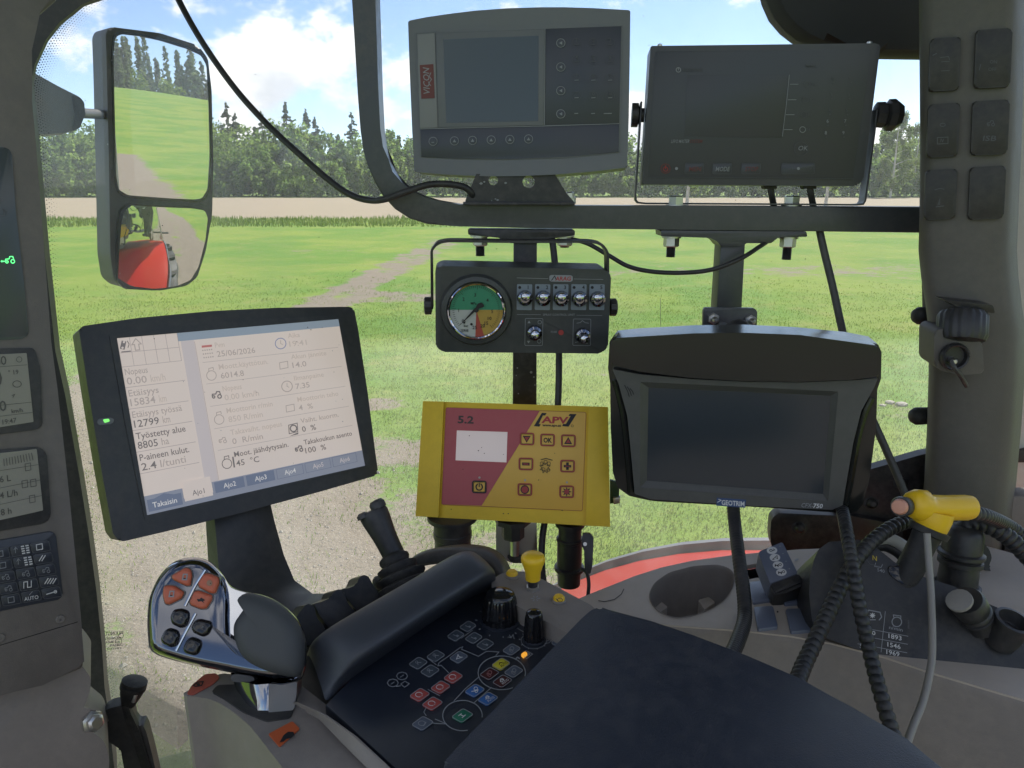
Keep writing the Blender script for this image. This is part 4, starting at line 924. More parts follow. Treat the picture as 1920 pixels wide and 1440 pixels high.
# ------------------------------------------------------------------ sprayer control box with pressure gauge
AR = T('sprayer_control_box', 'black sprayer control box with round pressure gauge and toggle switches', 'control box', frame(980, 580, .865, 4, -3))
AR.prism('casing', [(816, 504), (830, 499), (1132, 505), (1146, 514), (1140, 650), (1128, 663), (828, 660), (817, 648)], 0, -.045, M_ARAG, .0025, [7, 3, 3, 7, 3, 6, 6, 3], seg=3)
cx, cy = 893, 581; u = AR.m(cx, cy)
AR.lathe('gauge_housing', [(68 * u, 0), (68 * u, .001), (64 * u, .006), (56 * u, .0075), (53 * u, .005)], AR.at(cx, cy, .0003), (0, 0, 1), M_ARAG, seg=56)
AR.lathe('gauge_ring', [(53 * u, .004), (53.5 * u, .0085), (51.5 * u, .0095), (49.5 * u, .0085), (49 * u, .005)], AR.at(cx, cy, .0003), (0, 0, 1), M_CHROME, seg=56)
fz = .0055
def sector(a0_, a1_, r_, n=24): return [(cx, cy)] + [(cx + r_ * math.cos(R(a0_ + (a1_ - a0_) * i / n)), cy - r_ * math.sin(R(a0_ + (a1_ - a0_) * i / n))) for i in range(n + 1)]
def dialmat(n_, c): return mat(n_, c, .5)
DG, DW, DY, DR = dialmat('dial_green', (.035, .23, .125)), dialmat('dial_white', (.42, .43, .40)), dialmat('dial_yellow', (.42, .27, .05)), dialmat('dial_red', (.36, .06, .04))
dial = AR.prism('dial', circ(cx, cy, 50.5, n=40), fz, .001, DW)
pr = Pr(AR, fz + .0001)
pr.poly(DG, sector(0, 180, 50)); pr.poly(DY, sector(-73, 0, 50)); pr.poly(DR, sector(-92, -73, 50))
for i in range(55):
    a = R(222 - i * 5.0); l_ = 7 if i % 9 == 0 else 4
    pr.line(M_BLKPR, [(cx + 45 * math.cos(a), cy - 45 * math.sin(a)), (cx + (45 - l_) * math.cos(a), cy - (45 - l_) * math.sin(a))], .7)
for s_, x, y in (('0', 868, 605), ('1', 860, 585), ('2', 869, 564), ('3', 891, 556), ('4', 914, 566), ('5', 923, 587), ('10', 918, 600), ('15', 912, 609), ('20', 905, 614), ('25', 890, 617), ('bar', 874, 613), ('MPa', 888, 571), ('SERIE', 871, 622)):
    pr.text(M_BLKPR, s_, x, y, 9 if len(s_) < 3 else 6.5, al='c')
pr.disc(M_BLKPR, 884, 608, 2.4); pr.poly(M_BLKPR, [(868, 606), (873, 601), (872, 607)])
pr.done('dial_print', dial)
pr = Pr(AR, fz + .0025); pr.poly(M_BLKPR, [(861, 611), (892, 583), (895, 579.5), (893, 577), (889, 579)]); pr.poly(M_BLKPR, rpoly([(891, 578), (896, 569), (903, 567), (908, 572), (907, 576), (899, 578), (895, 582)], 2)); pr.disc(M_BLKPR, cx, cy + .5, 4.6); pr.done('needle', dial)
pr = Pr(AR, .0012)
M_PLATE = mat('switch_plate', (.20, .235, .27), .5)
for i in range(5):
    x0 = 969.5 + i * 34; y0 = 533
    AR.prism('switch_plate', [(x0, y0), (x0 + 28.5, y0 + .4), (x0 + 27.5, y0 + 48.5), (x0 - 1, y0 + 48)], .0009, -.001, M_PLATE, 0, 2)
    pr.disc(M_BLKPR, x0 + 5, y0 + 6, 2.8); pr.text(M_BLKPR, str(i + 1), x0 + 20, y0 + 9, 9.5, bold=.6)
def toggle(x, y, dx, dy):
    c = AR.at(x, y, .001); u = AR.m(x, y)
    o = AR.lathe('toggle_switch', [(14 * u, 0), (14.5 * u, .002), (13 * u, .007), (9 * u, .0085), (8 * u, .006)], c, (0, 0, 1), M_CHROMED, seg=24, knurl=.04, kn=12)
    t_ = AR.at(x + dx, y + dy, .022) - c
    AR.lathe('lever', [(6 * u, .005), (8 * u, .010), (8.5 * u, .018), (7 * u, .022), (3 * u, .0235)], c, t_, M_CHROME, o, seg=16)
for i in range(5): toggle(984 + i * 34, 558 + i * .5, 2, -3)
for x0, x1, y0, y1 in ((985, 1018, 597, 648), (1075, 1108, 598, 648)): pr.line(M_GRPR, rpoly([(x0, y0), (x1, y0 + .3), (x1 - 1, y1), (x0 - 1, y1 - .3)], 2, 2), .9, True)
toggle(1001.5, 623, 2, 5); toggle(1092, 628, 4, 8)
for pts in ([(989, 606), (995, 606), (992, 601)], [(988, 639), (994, 639), (991, 644)]): pr.poly(M_GRPR, pts)
pr.ring(M_GRPR, 1012, 604, 3.4, .9); pr.ring(M_GRPR, 1011, 640, 3.4, .9); pr.line(M_GRPR, [(1081, 606), (1088, 605), (1092, 601), (1097, 605), (1104, 606)], 1.0); pr.line(M_GRPR, [(1078, 642), (1090, 640), (1102, 644)], .9)
pr.text(M_GRPR, 'SPRAY CONTROL UNIT', 1018, 592, 5.6, 60); pr.line(M_GRPR, [(969, 589.5), (1014, 590)], .7); pr.line(M_GRPR, [(1081, 591), (1129, 591.5)], .7)
pr.text(M_GRPR, 'FUSE', 1033, 624, 5, 11); pr.disc(M_REDPR, 1052, 623.5, 5)
pr.line(M_GRPR, [(969, 521), (1028, 522.5)], .8); pr.line(M_GRPR, [(1076, 523), (1131, 524)], .8)
pr.poly(M_GRPR, rpoly([(1030, 517), (1034, 515.5), (1070, 516), (1074, 518), (1074, 526), (1070, 528.5), (1034, 528), (1030, 526)], 2)); pr.text(M_REDPR, 'ARAG', 1041, 526, 10.5, 29, it=.15, bold=.8); pr.line(M_BLKPR, [(1034, 526), (1040, 517.5), (1043, 525)], 1.5)
pr.done('front_print')
hd = rpoly([(810, 580), (809, 470), (820, 456), (840, 452), (960, 453.5), (1110, 453.5), (1130, 458), (1140, 474), (1141, 580)], [0, 4, 6, 6, 0, 10, 10, 6, 0], 4)
strip(AR, hd, -.012, -.030, M_STEEL2, 'u_bracket', 4.5)
u = AR.m(800, 573)
for x, d_ in ((810, -1), (1142, 1)): AR.lathe('side_knob', [(10 * u, 0), (16 * u, .001), (16 * u, 13 * u), (13 * u, 15 * u)], AR.at(x, 573 + (d_ > 0) * 3, -.021), (d_, 0, 0), M_BLACK, seg=40, knurl=.08, kn=10)

# ------------------------------------------------------------------ big colour terminal, left
AF = T('colour_terminal', 'large black terminal with lit beige screen on a curved stand at left', 'monitor', frame(430, 795, .845, 42, 18))
cs = [(148, 618), (156, 611), (260, 596), (400, 583), (520, 577), (655, 575), (664, 579), (672, 620), (690, 740), (704, 850), (709, 884), (704, 892), (600, 922), (450, 962), (330, 992), (232, 1015), (222, 1013), (212, 1000), (190, 880), (165, 730)]
AF.prism('casing', cs, 0, -.035, M_AFS, .007, 3, seg=4)
bz = [(205, 628), (420, 603), (642, 589), (668, 740), (694, 872), (480, 926), (272, 976), (236, 800)]
AF.add('screen_frame', bm_holes(AF.poly(rpoly(bz, 4), .0016), [AF.poly([(219, 634), (635, 598), (685, 873), (276, 966)], .0016)], .0016, -.002), M_AFS, smooth=0)
M_SCR = mat('screen_beige', (.48, .41, .36), .2, emit=(.70, .60, .53), es=.2, spec=.6)
scr = AF.prism('screen', [(219, 634), (635, 598), (685, 873), (276, 966)], .0004, -.001, M_SCR)
S0, S1, S2, S3 = Vector((219, 634)), Vector((635, 598)), Vector((685, 873)), Vector((276, 966))
def sc(u, v):
    """screen coordinates 0..1 (projective) -> pixel"""
    a = S0 - S1 + S2 - S3; d1 = S1 - S2; d2 = S3 - S2; den = d1.x * d2.y - d1.y * d2.x
    g = (a.x * d2.y - a.y * d2.x) / den; h = (d1.x * a.y - d1.y * a.x) / den
    k = g * u + h * v + 1; p = (S0 + (S1 - S0 + g * S1) * u + (S3 - S0 + h * S3) * v) / k; return (p.x, p.y)
pr = Pr(AF, .0006)
def SM(n_, c, e=.19): return mat(n_, tuple(v * .6 for v in c), .25, emit=c, es=e)
M_S1, M_S2, M_S3, M_SB, M_SL, M_SP = SM('screen_text', (.22, .195, .185)), SM('screen_text_pale', (.48, .415, .375)), SM('screen_text_faint', (.60, .515, .455)), SM('screen_blue', (.17, .20, .28)), SM('screen_line', (.45, .38, .36)), SM('screen_band', (.62, .55, .54))  # upper and right cells use paler tones: screen glare put into the text
M_STOP = SM('screen_topbar', (.30, .36, .42)); M_SBG = SM('screen_bottombar', (.28, .30, .36)); M_SW = SM('screen_white', (.75, .72, .70))
def sq(m, u0, v0, u1, v1): pr.poly(m, [sc(u0, v0), sc(u1, v0), sc(u1, v1), sc(u0, v1)])
def stx(m, s_, u, v, h, w_=None):
    """text on the screen, u,v baseline start; h in screen height units"""
    vv, ff, tw = text_unit(s_); kx = (w_ / tw) if w_ else h * .75; pr.raw(m, [sc(u + a * kx, v - b * h) for a, b in vv], ff)
def sln(m, pts, w_=1.0): pr.line(m, [sc(*p) for p in pts], w_)
sq(M_STOP, .235, .0, 1, .05); sq(M_SBG, 0, .955, 1, 1); sq(M_SBG, .27, .895, 1, .955); sq(M_SBG, 0, .895, .15, .955); sq(M_SP, .245, .05, .300, .895)
for i in range(6): sln(M_SL, [(.0 + i * .047, .0), (.0 + i * .047, .165)], .9)
sln(M_SL, [(0, .085), (.235, .085)], .9); sln(M_SL, [(0, .165), (.235, .165)], .9)
sln(M_S1, [(.008, .08), (.044, .08)], 2); pr.line(M_S1, [sc(.013, .065), sc(.025, .02)], 9); pr.disc(M_SCR, *sc(.015, .057), 2.1); pr.disc(M_SCR, *sc(.024, .026), 2.1); sln(M_S1, [(.037, .02), (.042, .04), (.035, .06)], 1.5)
pr.line(M_S2, [sc(.070, .012), sc(.052, .045), sc(.062, .045), sc(.062, .078), sc(.078, .078), sc(.078, .045), sc(.088, .045)], 2, True)
L_ = [('Nopeus', '0.00', 'km/h', M_S2), ('Etäisyys', '15834', 'km', M_S2), ('Etäisyys työssä', '12799', 'km', M_S2), ('Työstetty alue', '8805', 'ha', M_S1), ('P-aineen kulut.', '2.4', 'l/tunti', M_S1)]
for i, (a, b_, c_, m_) in enumerate(L_):
    v = .212 + i * .1215
    stx(m_, a, .008, v, .052, min(.195, .0145 * len(a))); stx(M_S1 if i > 1 else M_S2, b_, .009, v + .055, .058, .0192 * len(b_)); stx(M_S2 if i > 1 else M_S3, c_, .024 + .0192 * len(b_), v + .055, .058, .0145 * len(c_)); sln(M_SL, [(0, v + .07), (.235, v + .07)], 1)
sln(M_SL, [(.302, .06), (.302, .89)], .8)
for i, v in enumerate((.19, .32, .455, .59, .72)): sln(M_SL, [(.32, v), (.97, v)], .7)
cells = [('Pvm', '25/06/2026', M_S3, M_S2), ('Moott.käyttötun.', '6014.8', M_S3, M_S2), ('Nopeus', '0.00 km/h', M_S3, M_S3), ('Moottorin r/min', '850 R/min', M_S3, M_S3), ('Takavaiht. nopeus', '0  R/min', M_S3, M_S2), ('Moot. jäähdytysain.', '45  °C', M_S1, M_S1)]
for i, (a, b_, m_, m2) in enumerate(cells):
    v = .11 + i * .1335; u0 = .385
    stx(m_, a, u0, v, .046, min(.25, .0140 * len(a))); stx(m2, b_, u0 + .002, v + .056, .05, .0172 * len(b_))
    bx, by = sc(.35, v + .03)
    if i == 0:
        for q in range(3):
            for e in range(5): pr.disc(M_S2, *sc(.330 + e * .0095, v + .008 + q * .022), 1.4)
        sln(mat('screen_red', (.2, .05, .05), .3, emit=(.5, .2, .18), es=.24), [(.328, v - .015), (.372, v - .015)], 4)
    elif i == 2: tractor(pr, M_S1, bx, by - 4, 1.0, 2.2)
    elif i == 4: tractor(pr, M_S2, bx - 3, by - 2, .8, 1.6)
    else:
        pr.ring(M_S2 if i < 5 else M_S1, bx - 1, by, 9, 1.5); pr.line(M_S2 if i < 5 else M_S1, [(bx - 6, by - 8), (bx - 6, by - 13), (bx + 2, by - 15), (bx + 3, by - 10)], 1.5)
        if i == 5: pr.line(M_S1, [(bx + 13, by + 7), (bx + 10, by - 13)], 3)
cells = [('Aika', '19:41', M_S3, M_S3), ('Akun jännite', '14.0', M_S3, M_S2), ('Ilmanpaine', '7.35', M_S3, M_S2), ('Moottorin teho', '4  %', M_S3, M_S2), ('Vaiht. kuorm.', '0  %', M_S2, M_S1), ('Takakoukun asento', '100  %', M_S1, M_S1)]
for i, (a, b_, m_, m2) in enumerate(cells):
    v = .095 + i * .138; u0 = .725 - .003 * i
    stx(m_, a, u0, v, .044, min(.25, .0150 * len(a))); stx(m2, b_, u0, v + .056, .05, .0175 * len(b_))
    bx, by = sc(.684 - .003 * i, v + .03)
    if i in (0, 2): pr.ring(mat('screen_bl', (.1, .1, .15), .3, emit=(.33, .36, .48), es=.24) if i == 0 else M_S2, bx, by, 10, 1.7); pr.line(M_S2, [(bx, by - 6), (bx, by), (bx + 4, by + 2)], 1.2)
    elif i == 5: tractor(pr, M_S1, bx + 3, by - 4, .8, 2.2)
    elif i == 4: pr.line(M_S1, [(bx - 9, by - 8), (bx + 7, by - 12), (bx + 8, by + 4), (bx - 8, by + 8)], 1.5, True); pr.ring(M_S1, bx, by - 2, 6, 2.4); pr.poly(M_S1, [(bx - 8, by + 13), (bx + 9, by + 5), (bx + 9, by + 9)])
    else: pr.line(M_S2, [(bx - 8, by - 4), (bx + 7, by - 7), (bx + 8, by + 5), (bx - 7, by + 8)], 1.4, True)
sq(M_SB, .008, .918, .142, .985); pr.poly(M_SB, [sc(.035, .919), sc(.075, .90), sc(.115, .919)]); stx(M_SW, 'Takaisin', .026, .967, .042, .095)
pr.poly(M_SCR, [sc(.152, .86), sc(.268, .86), sc(.268, .972), sc(.152, .972)]); stx(M_S1, 'Ajo1', .186, .948, .042, .05)
for i in range(5):
    u0 = .281 + i * .1385; sq(M_SB if i < 2 else M_SBG, u0, .902, u0 + .126, .962); sln(M_SB, [(u0, .902), (u0 + .126, .902), (u0 + .126, .962), (u0, .962), (u0, .902)], .8); stx(M_SW if i < 3 else M_SP, 'Ajo%d' % (i + 2), u0 + .036, .945, .04, .054)
pr.done('screen_content', scr)
pr = Pr(AF, .0030); rs = random.Random(5)
for i in range(26): pr.disc(M_GRPR if rs.random() < .5 else M_BLKPR, *sc(rs.uniform(.02, .98), rs.uniform(.02, .98)), rs.uniform(.5, 1.0))
pr.done('dust_speck')
led = AF.prism('led_window', [(182, 790), (186, 785), (208, 783), (214, 786), (213, 792), (208, 795), (188, 797), (183, 795)], .0012, -.001, mat('led_lens', (.16, .17, .16), .3), .0004, 2)
pr = Pr(AF, .0018); pr.poly(mat('led_green', (.05, .4, .05), .4, emit=(.2, .8, .15), es=.5), rpoly([(193, 786.5), (204, 785), (206, 790), (196, 793)], 2)); pr.done('led', led)
pr = Pr(AF, .0)
st = AF.add('stand', bm_loft([[AF.p(x, y, d) for x, y, d in row] for row in (
    [(385, 960, .86), (400, 955, .85), (450, 945, .86), (505, 935, .89), (505, 935, .92), (400, 955, .90)],
    [(387, 1000, .86), (405, 1000, .84), (455, 992, .85), (514, 975, .89), (514, 975, .92), (405, 1000, .90)],
    [(391, 1060, .86), (410, 1066, .83), (470, 1060, .84), (532, 1040, .88), (532, 1040, .91), (410, 1064, .90)],
    [(400, 1110, .84), (425, 1120, .81), (490, 1118, .82), (552, 1088, .86), (552, 1088, .90), (425, 1116, .88)],
    [(425, 1160, .80), (450, 1170, .78), (520, 1165, .78), (586, 1113, .82), (586, 1113, .87), (450, 1164, .86)],
    [(460, 1220, .74), (500, 1225, .73), (580, 1200, .73), (660, 1112, .78), (660, 1112, .84), (500, 1215, .80)])], True, True), M_AFS, smooth=50)

# ------------------------------------------------------------------ yellow seeder control box
AP = T('yellow_control_box', 'dirty yellow control box with red and yellow front foil', 'control box', frame(960, 870, .925, -7, 24))
AP.prism('casing', [(793, 752), (1140, 763), (1144, 988), (779, 968)], 0, -.05, M_YEL, .003, [3, 2, 2, 3], seg=3)
AP.prism('end_cap', [(793, 752), (832, 753), (822, 970), (779, 968)], .006, -.046, M_YEL, .002, 1)
AP.prism('end_cap', [(1104, 762), (1140, 763), (1144, 988), (1098, 985)], .006, -.046, M_YEL, .002, 1)
pn = AP.prism('front_foil', [(836, 764), (1099, 773), (1092, 958), (828, 946)], .0012, -.001, M_YELF, .0003, 3)
pr = Pr(AP, .0016)
pr.poly(M_REDF, rpoly([(836.5, 764.5), (1012, 770.5), (903, 948), (828, 945.5)], [3, 0, 0, 3])); pr.line(mat('foil_edge', (.35, .12, .03), .6), rpoly([(836, 764), (1099, 773), (1092, 958), (828, 946)], 4), .9, True)
pr.text(mat('dull_black_print', (.05, .035, .03), .6), '5.2', 858, 793, 19, 30, dx=(1, .03), it=.05, bold=1)
pr.poly(M_BLKPR, [(1016, 774), (1025, 774.5), (1022, 779), (1018, 779), (1010, 795), (1014, 795.5), (1011, 800), (1001, 799)]); pr.poly(M_BLKPR, [(1068, 776), (1081, 776.5), (1066, 800), (1054, 799), (1056, 795), (1061, 795), (1070, 780), (1066, 780)])
M_APVR = mat('logo_red', (.42, .03, .03), .5)
pr.text(M_APVR, 'APV', 1015, 792.5, 17, 50, dx=(1, .03), it=.1, bold=1); pr.text(M_BLKPR, 'www.apv.at', 1017, 799, 6.5, 35, dx=(1, .03), bold=1); pr.ring(M_BLKPR, 1073, 798.5, 2, .7)
pr.done('front_print', pn)
pr = Pr(AP, .0030)
for x, y, r_ in ((880, 817, 1.0), (897, 845, 1.2), (908, 850, 1.0), (903, 839, .8), (944, 852, .8), (944, 963, 1.2), (953, 963, 1.2), (1054, 957, 1.2), (796, 809, 1), (846, 955, 1), (868, 880, .9), (1010, 900, .9), (1040, 850, .8)): pr.disc(M_BLKPR, x, y, r_, r_ * .8)
pr.done('dirt_speck')
AP.prism('lcd', [(856.5, 807), (951.5, 810), (949.5, 867), (854, 863)], .0022, .001, M_LCDW, .0003)
pr = Pr(AP, .0028)
for i, (x, y) in enumerate(((988, 823), (1026.5, 825), (1065.5, 826.5), (986, 870), (1064, 874), (984, 918), (1062.5, 922), (898.5, 913))):
    o = AP.prism('key', [(x - 12, y - 11), (x + 13, y - 10.5), (x + 12.5, y + 11), (x - 12.5, y + 10.5)], .0024, .001, M_YELF, .0006, 4)
    pr.line(M_REDPR if i != 7 else M_BLKPR, rpoly([(x - 12.5, y - 11), (x + 13, y - 10.5), (x + 12.5, y + 11), (x - 12.5, y + 10.5)], 4), 2.2, True)
    pr.line(M_BLKPR, rpoly([(x - 10.8, y - 9.2), (x + 11.2, y - 8.8), (x + 10.8, y + 9.2), (x - 10.8, y + 8.8)], 3), .8, True)
    if i == 0: pr.poly(M_BLKPR, [(x - 8, y - 6), (x + 7, y - 5.5), (x - .5, y + 7)]); pr.poly(M_REDPR, [(x - 5, y - 4), (x + 4.5, y - 3.6), (x - .5, y + 4)])
    if i == 1: pr.text(M_BLKPR, 'OK', x - 7.5, y + 4.5, 12.5, 16, dx=(1, .03), bold=1)
    if i == 2: pr.poly(M_BLKPR, [(x - 8, y + 6), (x + 7.5, y + 6.5), (x, y - 7)]); pr.poly(M_REDPR, [(x - 4.8, y + 4), (x + 4.6, y + 4.4), (x, y - 3.6)])
    if i == 3: pr.poly(M_BLKPR, [(x - 7, y - 3), (x + 7, y - 2.5), (x + 7, y + 3), (x - 7, y + 2.5)]); pr.poly(M_REDPR, [(x - 5, y - 1.4), (x + 5, y - 1), (x + 5, y + 1.4), (x - 5, y + 1)])
    if i == 4: pr.poly(M_BLKPR, [(x - 7, y - 2.4), (x + 7, y - 2), (x + 7, y + 2.6), (x - 7, y + 2.2)]); pr.poly(M_BLKPR, [(x - 2.5, y - 7), (x + 2.5, y - 7), (x + 2.5, y + 7), (x - 2.5, y + 7)]); pr.poly(M_REDPR, [(x - 5, y - .8), (x + 5, y - .4), (x + 5, y + 1), (x - 5, y + .6)])
    if i == 5: pr.disc(M_BLKPR, x, y, 8.2); pr.disc(M_REDPR, x, y, 6.4)
    if i == 6:
        for q in range(8): a = q * math.pi / 4; pr.poly(M_BLKPR, [(x + 9.5 * math.cos(a), y + 9.5 * math.sin(a)), (x + 4 * math.cos(a + .5), y + 4 * math.sin(a + .5)), (x + 4 * math.cos(a - .5), y + 4 * math.sin(a - .5))])
        pr.disc(M_REDPR, x, y, 4.6)
    if i == 7: pr.ring(M_BLKPR, x, y, 6, 2.4); pr.line(M_YELF, [(x, y - 8), (x, y)], 4.5); pr.line(M_BLKPR, [(x, y - 8), (x, y)], 2.2)
    if i > 4: pr.disc(mat('led_off', (.40, .37, .30), .4), x + .5, y - 17.5, 2.1)
pts = []
for q in range(16): a = q * math.pi / 8; r_ = 10.5 if q % 2 else 5.5; pts.append((1022 + r_ * math.cos(a), 877 + r_ * math.sin(a)))
pr.line(M_BLKPR, pts, 1.0, True)
for x, y in ((1016, 869), (1023, 866), (1029, 869), (1028, 881), (1019, 880)): pr.ring(M_BLKPR, x, y, 3, .8)
pr.line(M_BLKPR, [(1014, 862), (1024, 859.5), (1036, 863)], 1.4); pr.done('key_symbol')
u = AP.m(960, 980)
dn = AP.D((0, 0, -1))
def plug(name, x, y, d, prof, m=M_BLACK, seg=28):
    return AP.lathe(name, [(r_ * u, h_ * u) for r_, h_ in prof], AP.p(x, y, d), dn, m, seg=seg)
plug('cable_plug', 848, 968, .935, [(48, -4), (48, 4), (36, 5), (36, 30), (37, 31), (37, 42), (35, 44), (35, 70)])
plug('cable_plug', 962, 972, .94, [(36, -3), (36, 6), (22, 7), (22, 38), (20, 40)], seg=8)
plug('cable_plug', 1069, 980, .935, [(28, -3), (28, 5), (22, 7), (22, 30), (26, 32), (26, 36), (24, 38), (24, 90), (29, 92), (29, 98), (23, 101), (22, 130), (15, 133)])
lv = AP.prism('plug_lever', [(1092, 1000), (1106, 1000), (1113, 1008), (1111, 1060), (1107, 1076), (1103, 1076), (1096, 1070), (1095, 1030), (1090, 1024)], .012, -.02, M_BLACK, .002, 3)
AP.lathe('lever_pin', [(3.5 * u, 0), (3.5 * u, .002)], AP.at(1097, 1020, .012), (0, 0, 1), M_ZINC, lv, seg=10)
br = T('steel_clamp', 'shiny steel clamp bracket hanging behind the yellow control box', 'clamp', frame(965, 1015, .965, 0, 0))
br.prism('plate', [(930, 978), (1006, 978), (1008, 1050), (990, 1055), (955, 1055), (930, 1035)], 0, -.012, M_ZINC, .001, 4)
br.prism('lower_lip', [(950, 1044), (1006, 1046), (1004, 1056), (960, 1056)], .006, -.014, M_STEEL2, .001, 3)
br.lathe('stud', [(.006, 0), (.006, .03)], br.at(965, 1040, .008), (0, 1, 0), M_ZINC, seg=12)
pl_ = T('green_card', 'small dark green circuit card edge behind the yellow box', 'card', frame(1155, 915, .97, 0, 0)); pl_.prism('card', [(1144, 900), (1162, 905), (1160, 942), (1144, 945)], 0, -.004, mat('card_green', (.02, .06, .025), .4), .0005); pl_.prism('clip', [(1150, 934), (1163, 932), (1162, 944), (1151, 946)], .004, -.002, M_ZINC, .0005)

# ------------------------------------------------------------------ guidance display (black, dark screen)
CF = T('guidance_display', 'black guidance display with big dark screen and glossy hood', 'monitor', frame(1395, 790, .785, -14, 1))
sh = [(1143, 640), (1150, 632), (1190, 628), (1300, 622), (1400, 621), (1500, 626), (1600, 636), (1646, 645), (1653, 660), (1652, 710), (1645, 730), (1643, 800), (1630, 900), (1618, 945), (1604, 962), (1580, 962), (1440, 952), (1230, 940), (1216, 938), (1180, 930), (1158, 914), (1149, 885), (1145, 800), (1144, 720), (1140, 690)]
CF.prism('shell', sh, -.012, -.055, M_CFXB, .006, 2, seg=4)
hood = [(1144, 642), (1152, 634), (1300, 625), (1400, 624), (1500, 628), (1644, 648), (1650, 662), (1648, 706), (1600, 712), (1500, 716), (1400, 715), (1300, 709), (1200, 697), (1146, 684)]
CF.prism('hood', hood, .010, -.02, M_CFXB, .008, 4, seg=5)
bez = [(1148, 692), (1200, 702), (1300, 711), (1400, 716), (1500, 717), (1600, 713), (1646, 709), (1640, 725), (1615, 770), (1600, 830), (1588, 900), (1580, 948), (1560, 956), (1400, 948), (1220, 936), (1190, 926), (1184, 860), (1176, 780), (1160, 720)]
hole = [(1216, 727), (1558, 742), (1543, 926), (1213, 901)]
CF.add('bezel', bm_holes(CF.poly(rpoly(bez, 3), 0), [CF.poly(rpoly([(1200, 716), (1572, 734), (1553, 940), (1200, 914)], 4), 0)], 0, -.012), M_CFX, smooth=40)
for a, b_ in zip(range(4), (1, 2, 3, 0)):
    o4 = [(1200, 716), (1572, 734), (1553, 940), (1200, 914)]; i4 = hole
    bm = bmesh.new(); bm.faces.new([bm.verts.new(v) for v in (CF.at(*o4[a], -.0005), CF.at(*o4[b_], -.0005), CF.at(*i4[b_], -.006), CF.at(*i4[a], -.006))]); CF.add('bezel_bevel', bm, M_CFX, smooth=0)
CF.prism('screen', [(1214, 725), (1560, 741), (1545, 928), (1211, 903)], -.0062, -.011, mat('guidance_screen', (.030, .038, .047), .2, spec=.55))
pr = Pr(CF, .0003)
M_LBLUE = mat('label_blue', (.035, .07, .17), .5)
pr.poly(M_LBLUE, [(1344, 933), (1399, 937), (1397, 952), (1343, 948)]); pr.text(M_WHITE, 'GEOTRIM', 1353, 946.5, 13, 43, dx=(1, .07), bold=.6); pr.line(M_WHITE, [(1345, 942), (1352, 938), (1347, 936)], 1.4)
pr.text(M_GRPR, 'CFX-', 1502, 951, 11.5, 22, dx=(1, .05), it=.2); pr.text(M_WHITE, '750', 1524, 952, 11.5, 18, dx=(1, .05), it=.2, bold=.6)
for i in range(3): pr.line(M_BLKPR, [(1171 + i * 5, 722 + i * 3), (1177 + i * 4.6, 734), (1180 + i * 4, 744 - i * 2)], 1.8)
pr.done('front_print')
for pts in ([(1152, 712), (1160, 735), (1171, 790), (1178, 860), (1183, 922)], [(1634, 745), (1619, 780), (1606, 830), (1594, 900), (1584, 948)]):
    CF.add('side_groove', bm_tube([CF.at(x, y, -.010) for x, y in pts], .004, 8), M_CFXB)
br = T('ball_mount', 'black ball mount plate with two bolts on top of the guidance display', 'ball mount', frame(1370, 600, .90, 0, 0))
br.prism('mount_plate', [(1317, 660), (1319, 582), (1322, 577), (1414, 578), (1420, 583), (1418, 660)], 0, -.006, M_STEEL, .001, [0, 3, 3, 3, 3, 0])
for x, y in ((1337, 597), (1406, 600)):
    u = br.m(x, y); o = br.lathe('bolt', [(11 * u, 0), (11 * u, .004), (9 * u, .005)], br.at(x, y, 0), (0, 0, 1), M_ZINC, seg=6, smooth=20); br.lathe('bolt_end', [(5.5 * u, .004), (5.5 * u, .011), (3 * u, .013)], br.at(x, y, 0), (0, 0, 1), M_ZINC, o, seg=14)
c = br.p(1383, 625, .86); u = br.m(1383, 625)
br.lathe('ball', [(2 * u, 26 * u), (14 * u, 22 * u), (23 * u, 12 * u), (26 * u, 0), (23 * u, -14 * u), (14 * u, -22 * u)], c, (0, 1, .0), M_RUBBER, seg=28, smooth=60)
br.prism('socket_arm', [(1345, 645), (1350, 620), (1362, 609), (1374, 613), (1376, 640), (1392, 640), (1396, 612), (1408, 612), (1420, 624), (1424, 645)], .030, .005, M_GREY, .004, 3)

# ================================================================== armrest console
HP = -.365                                    # button panel height below the camera
def hframe(x, y, h): return mtx(HZ(x, y, h), Vector((1, 0, 0)), Vector((0, 1, 0)), Vector((0, 0, 1)))
CO = T('armrest_console', 'taupe armrest console with dark button panel and raised black ridge', 'console', hframe(700, 1250, HP))
def cz(x, y, h): return CO.L(HZ(x, y, h))
CO.prism('console_body', [(343, 1299), (350, 1306), (372, 1306), (393, 1309), (412, 1317), (430, 1330), (450, 1345), (470, 1363), (490, 1388), (510, 1414), (540, 1452), (600, 1520), (800, 1520), (745, 1442), (680, 1384), (620, 1328), (552, 1275), (470, 1268), (415, 1262)], -.012, -.32, M_TAUPE, .006, [2] + [0] * 10 + [0, 0, 0, 0, 0, 4, 4, 4], seg=3)
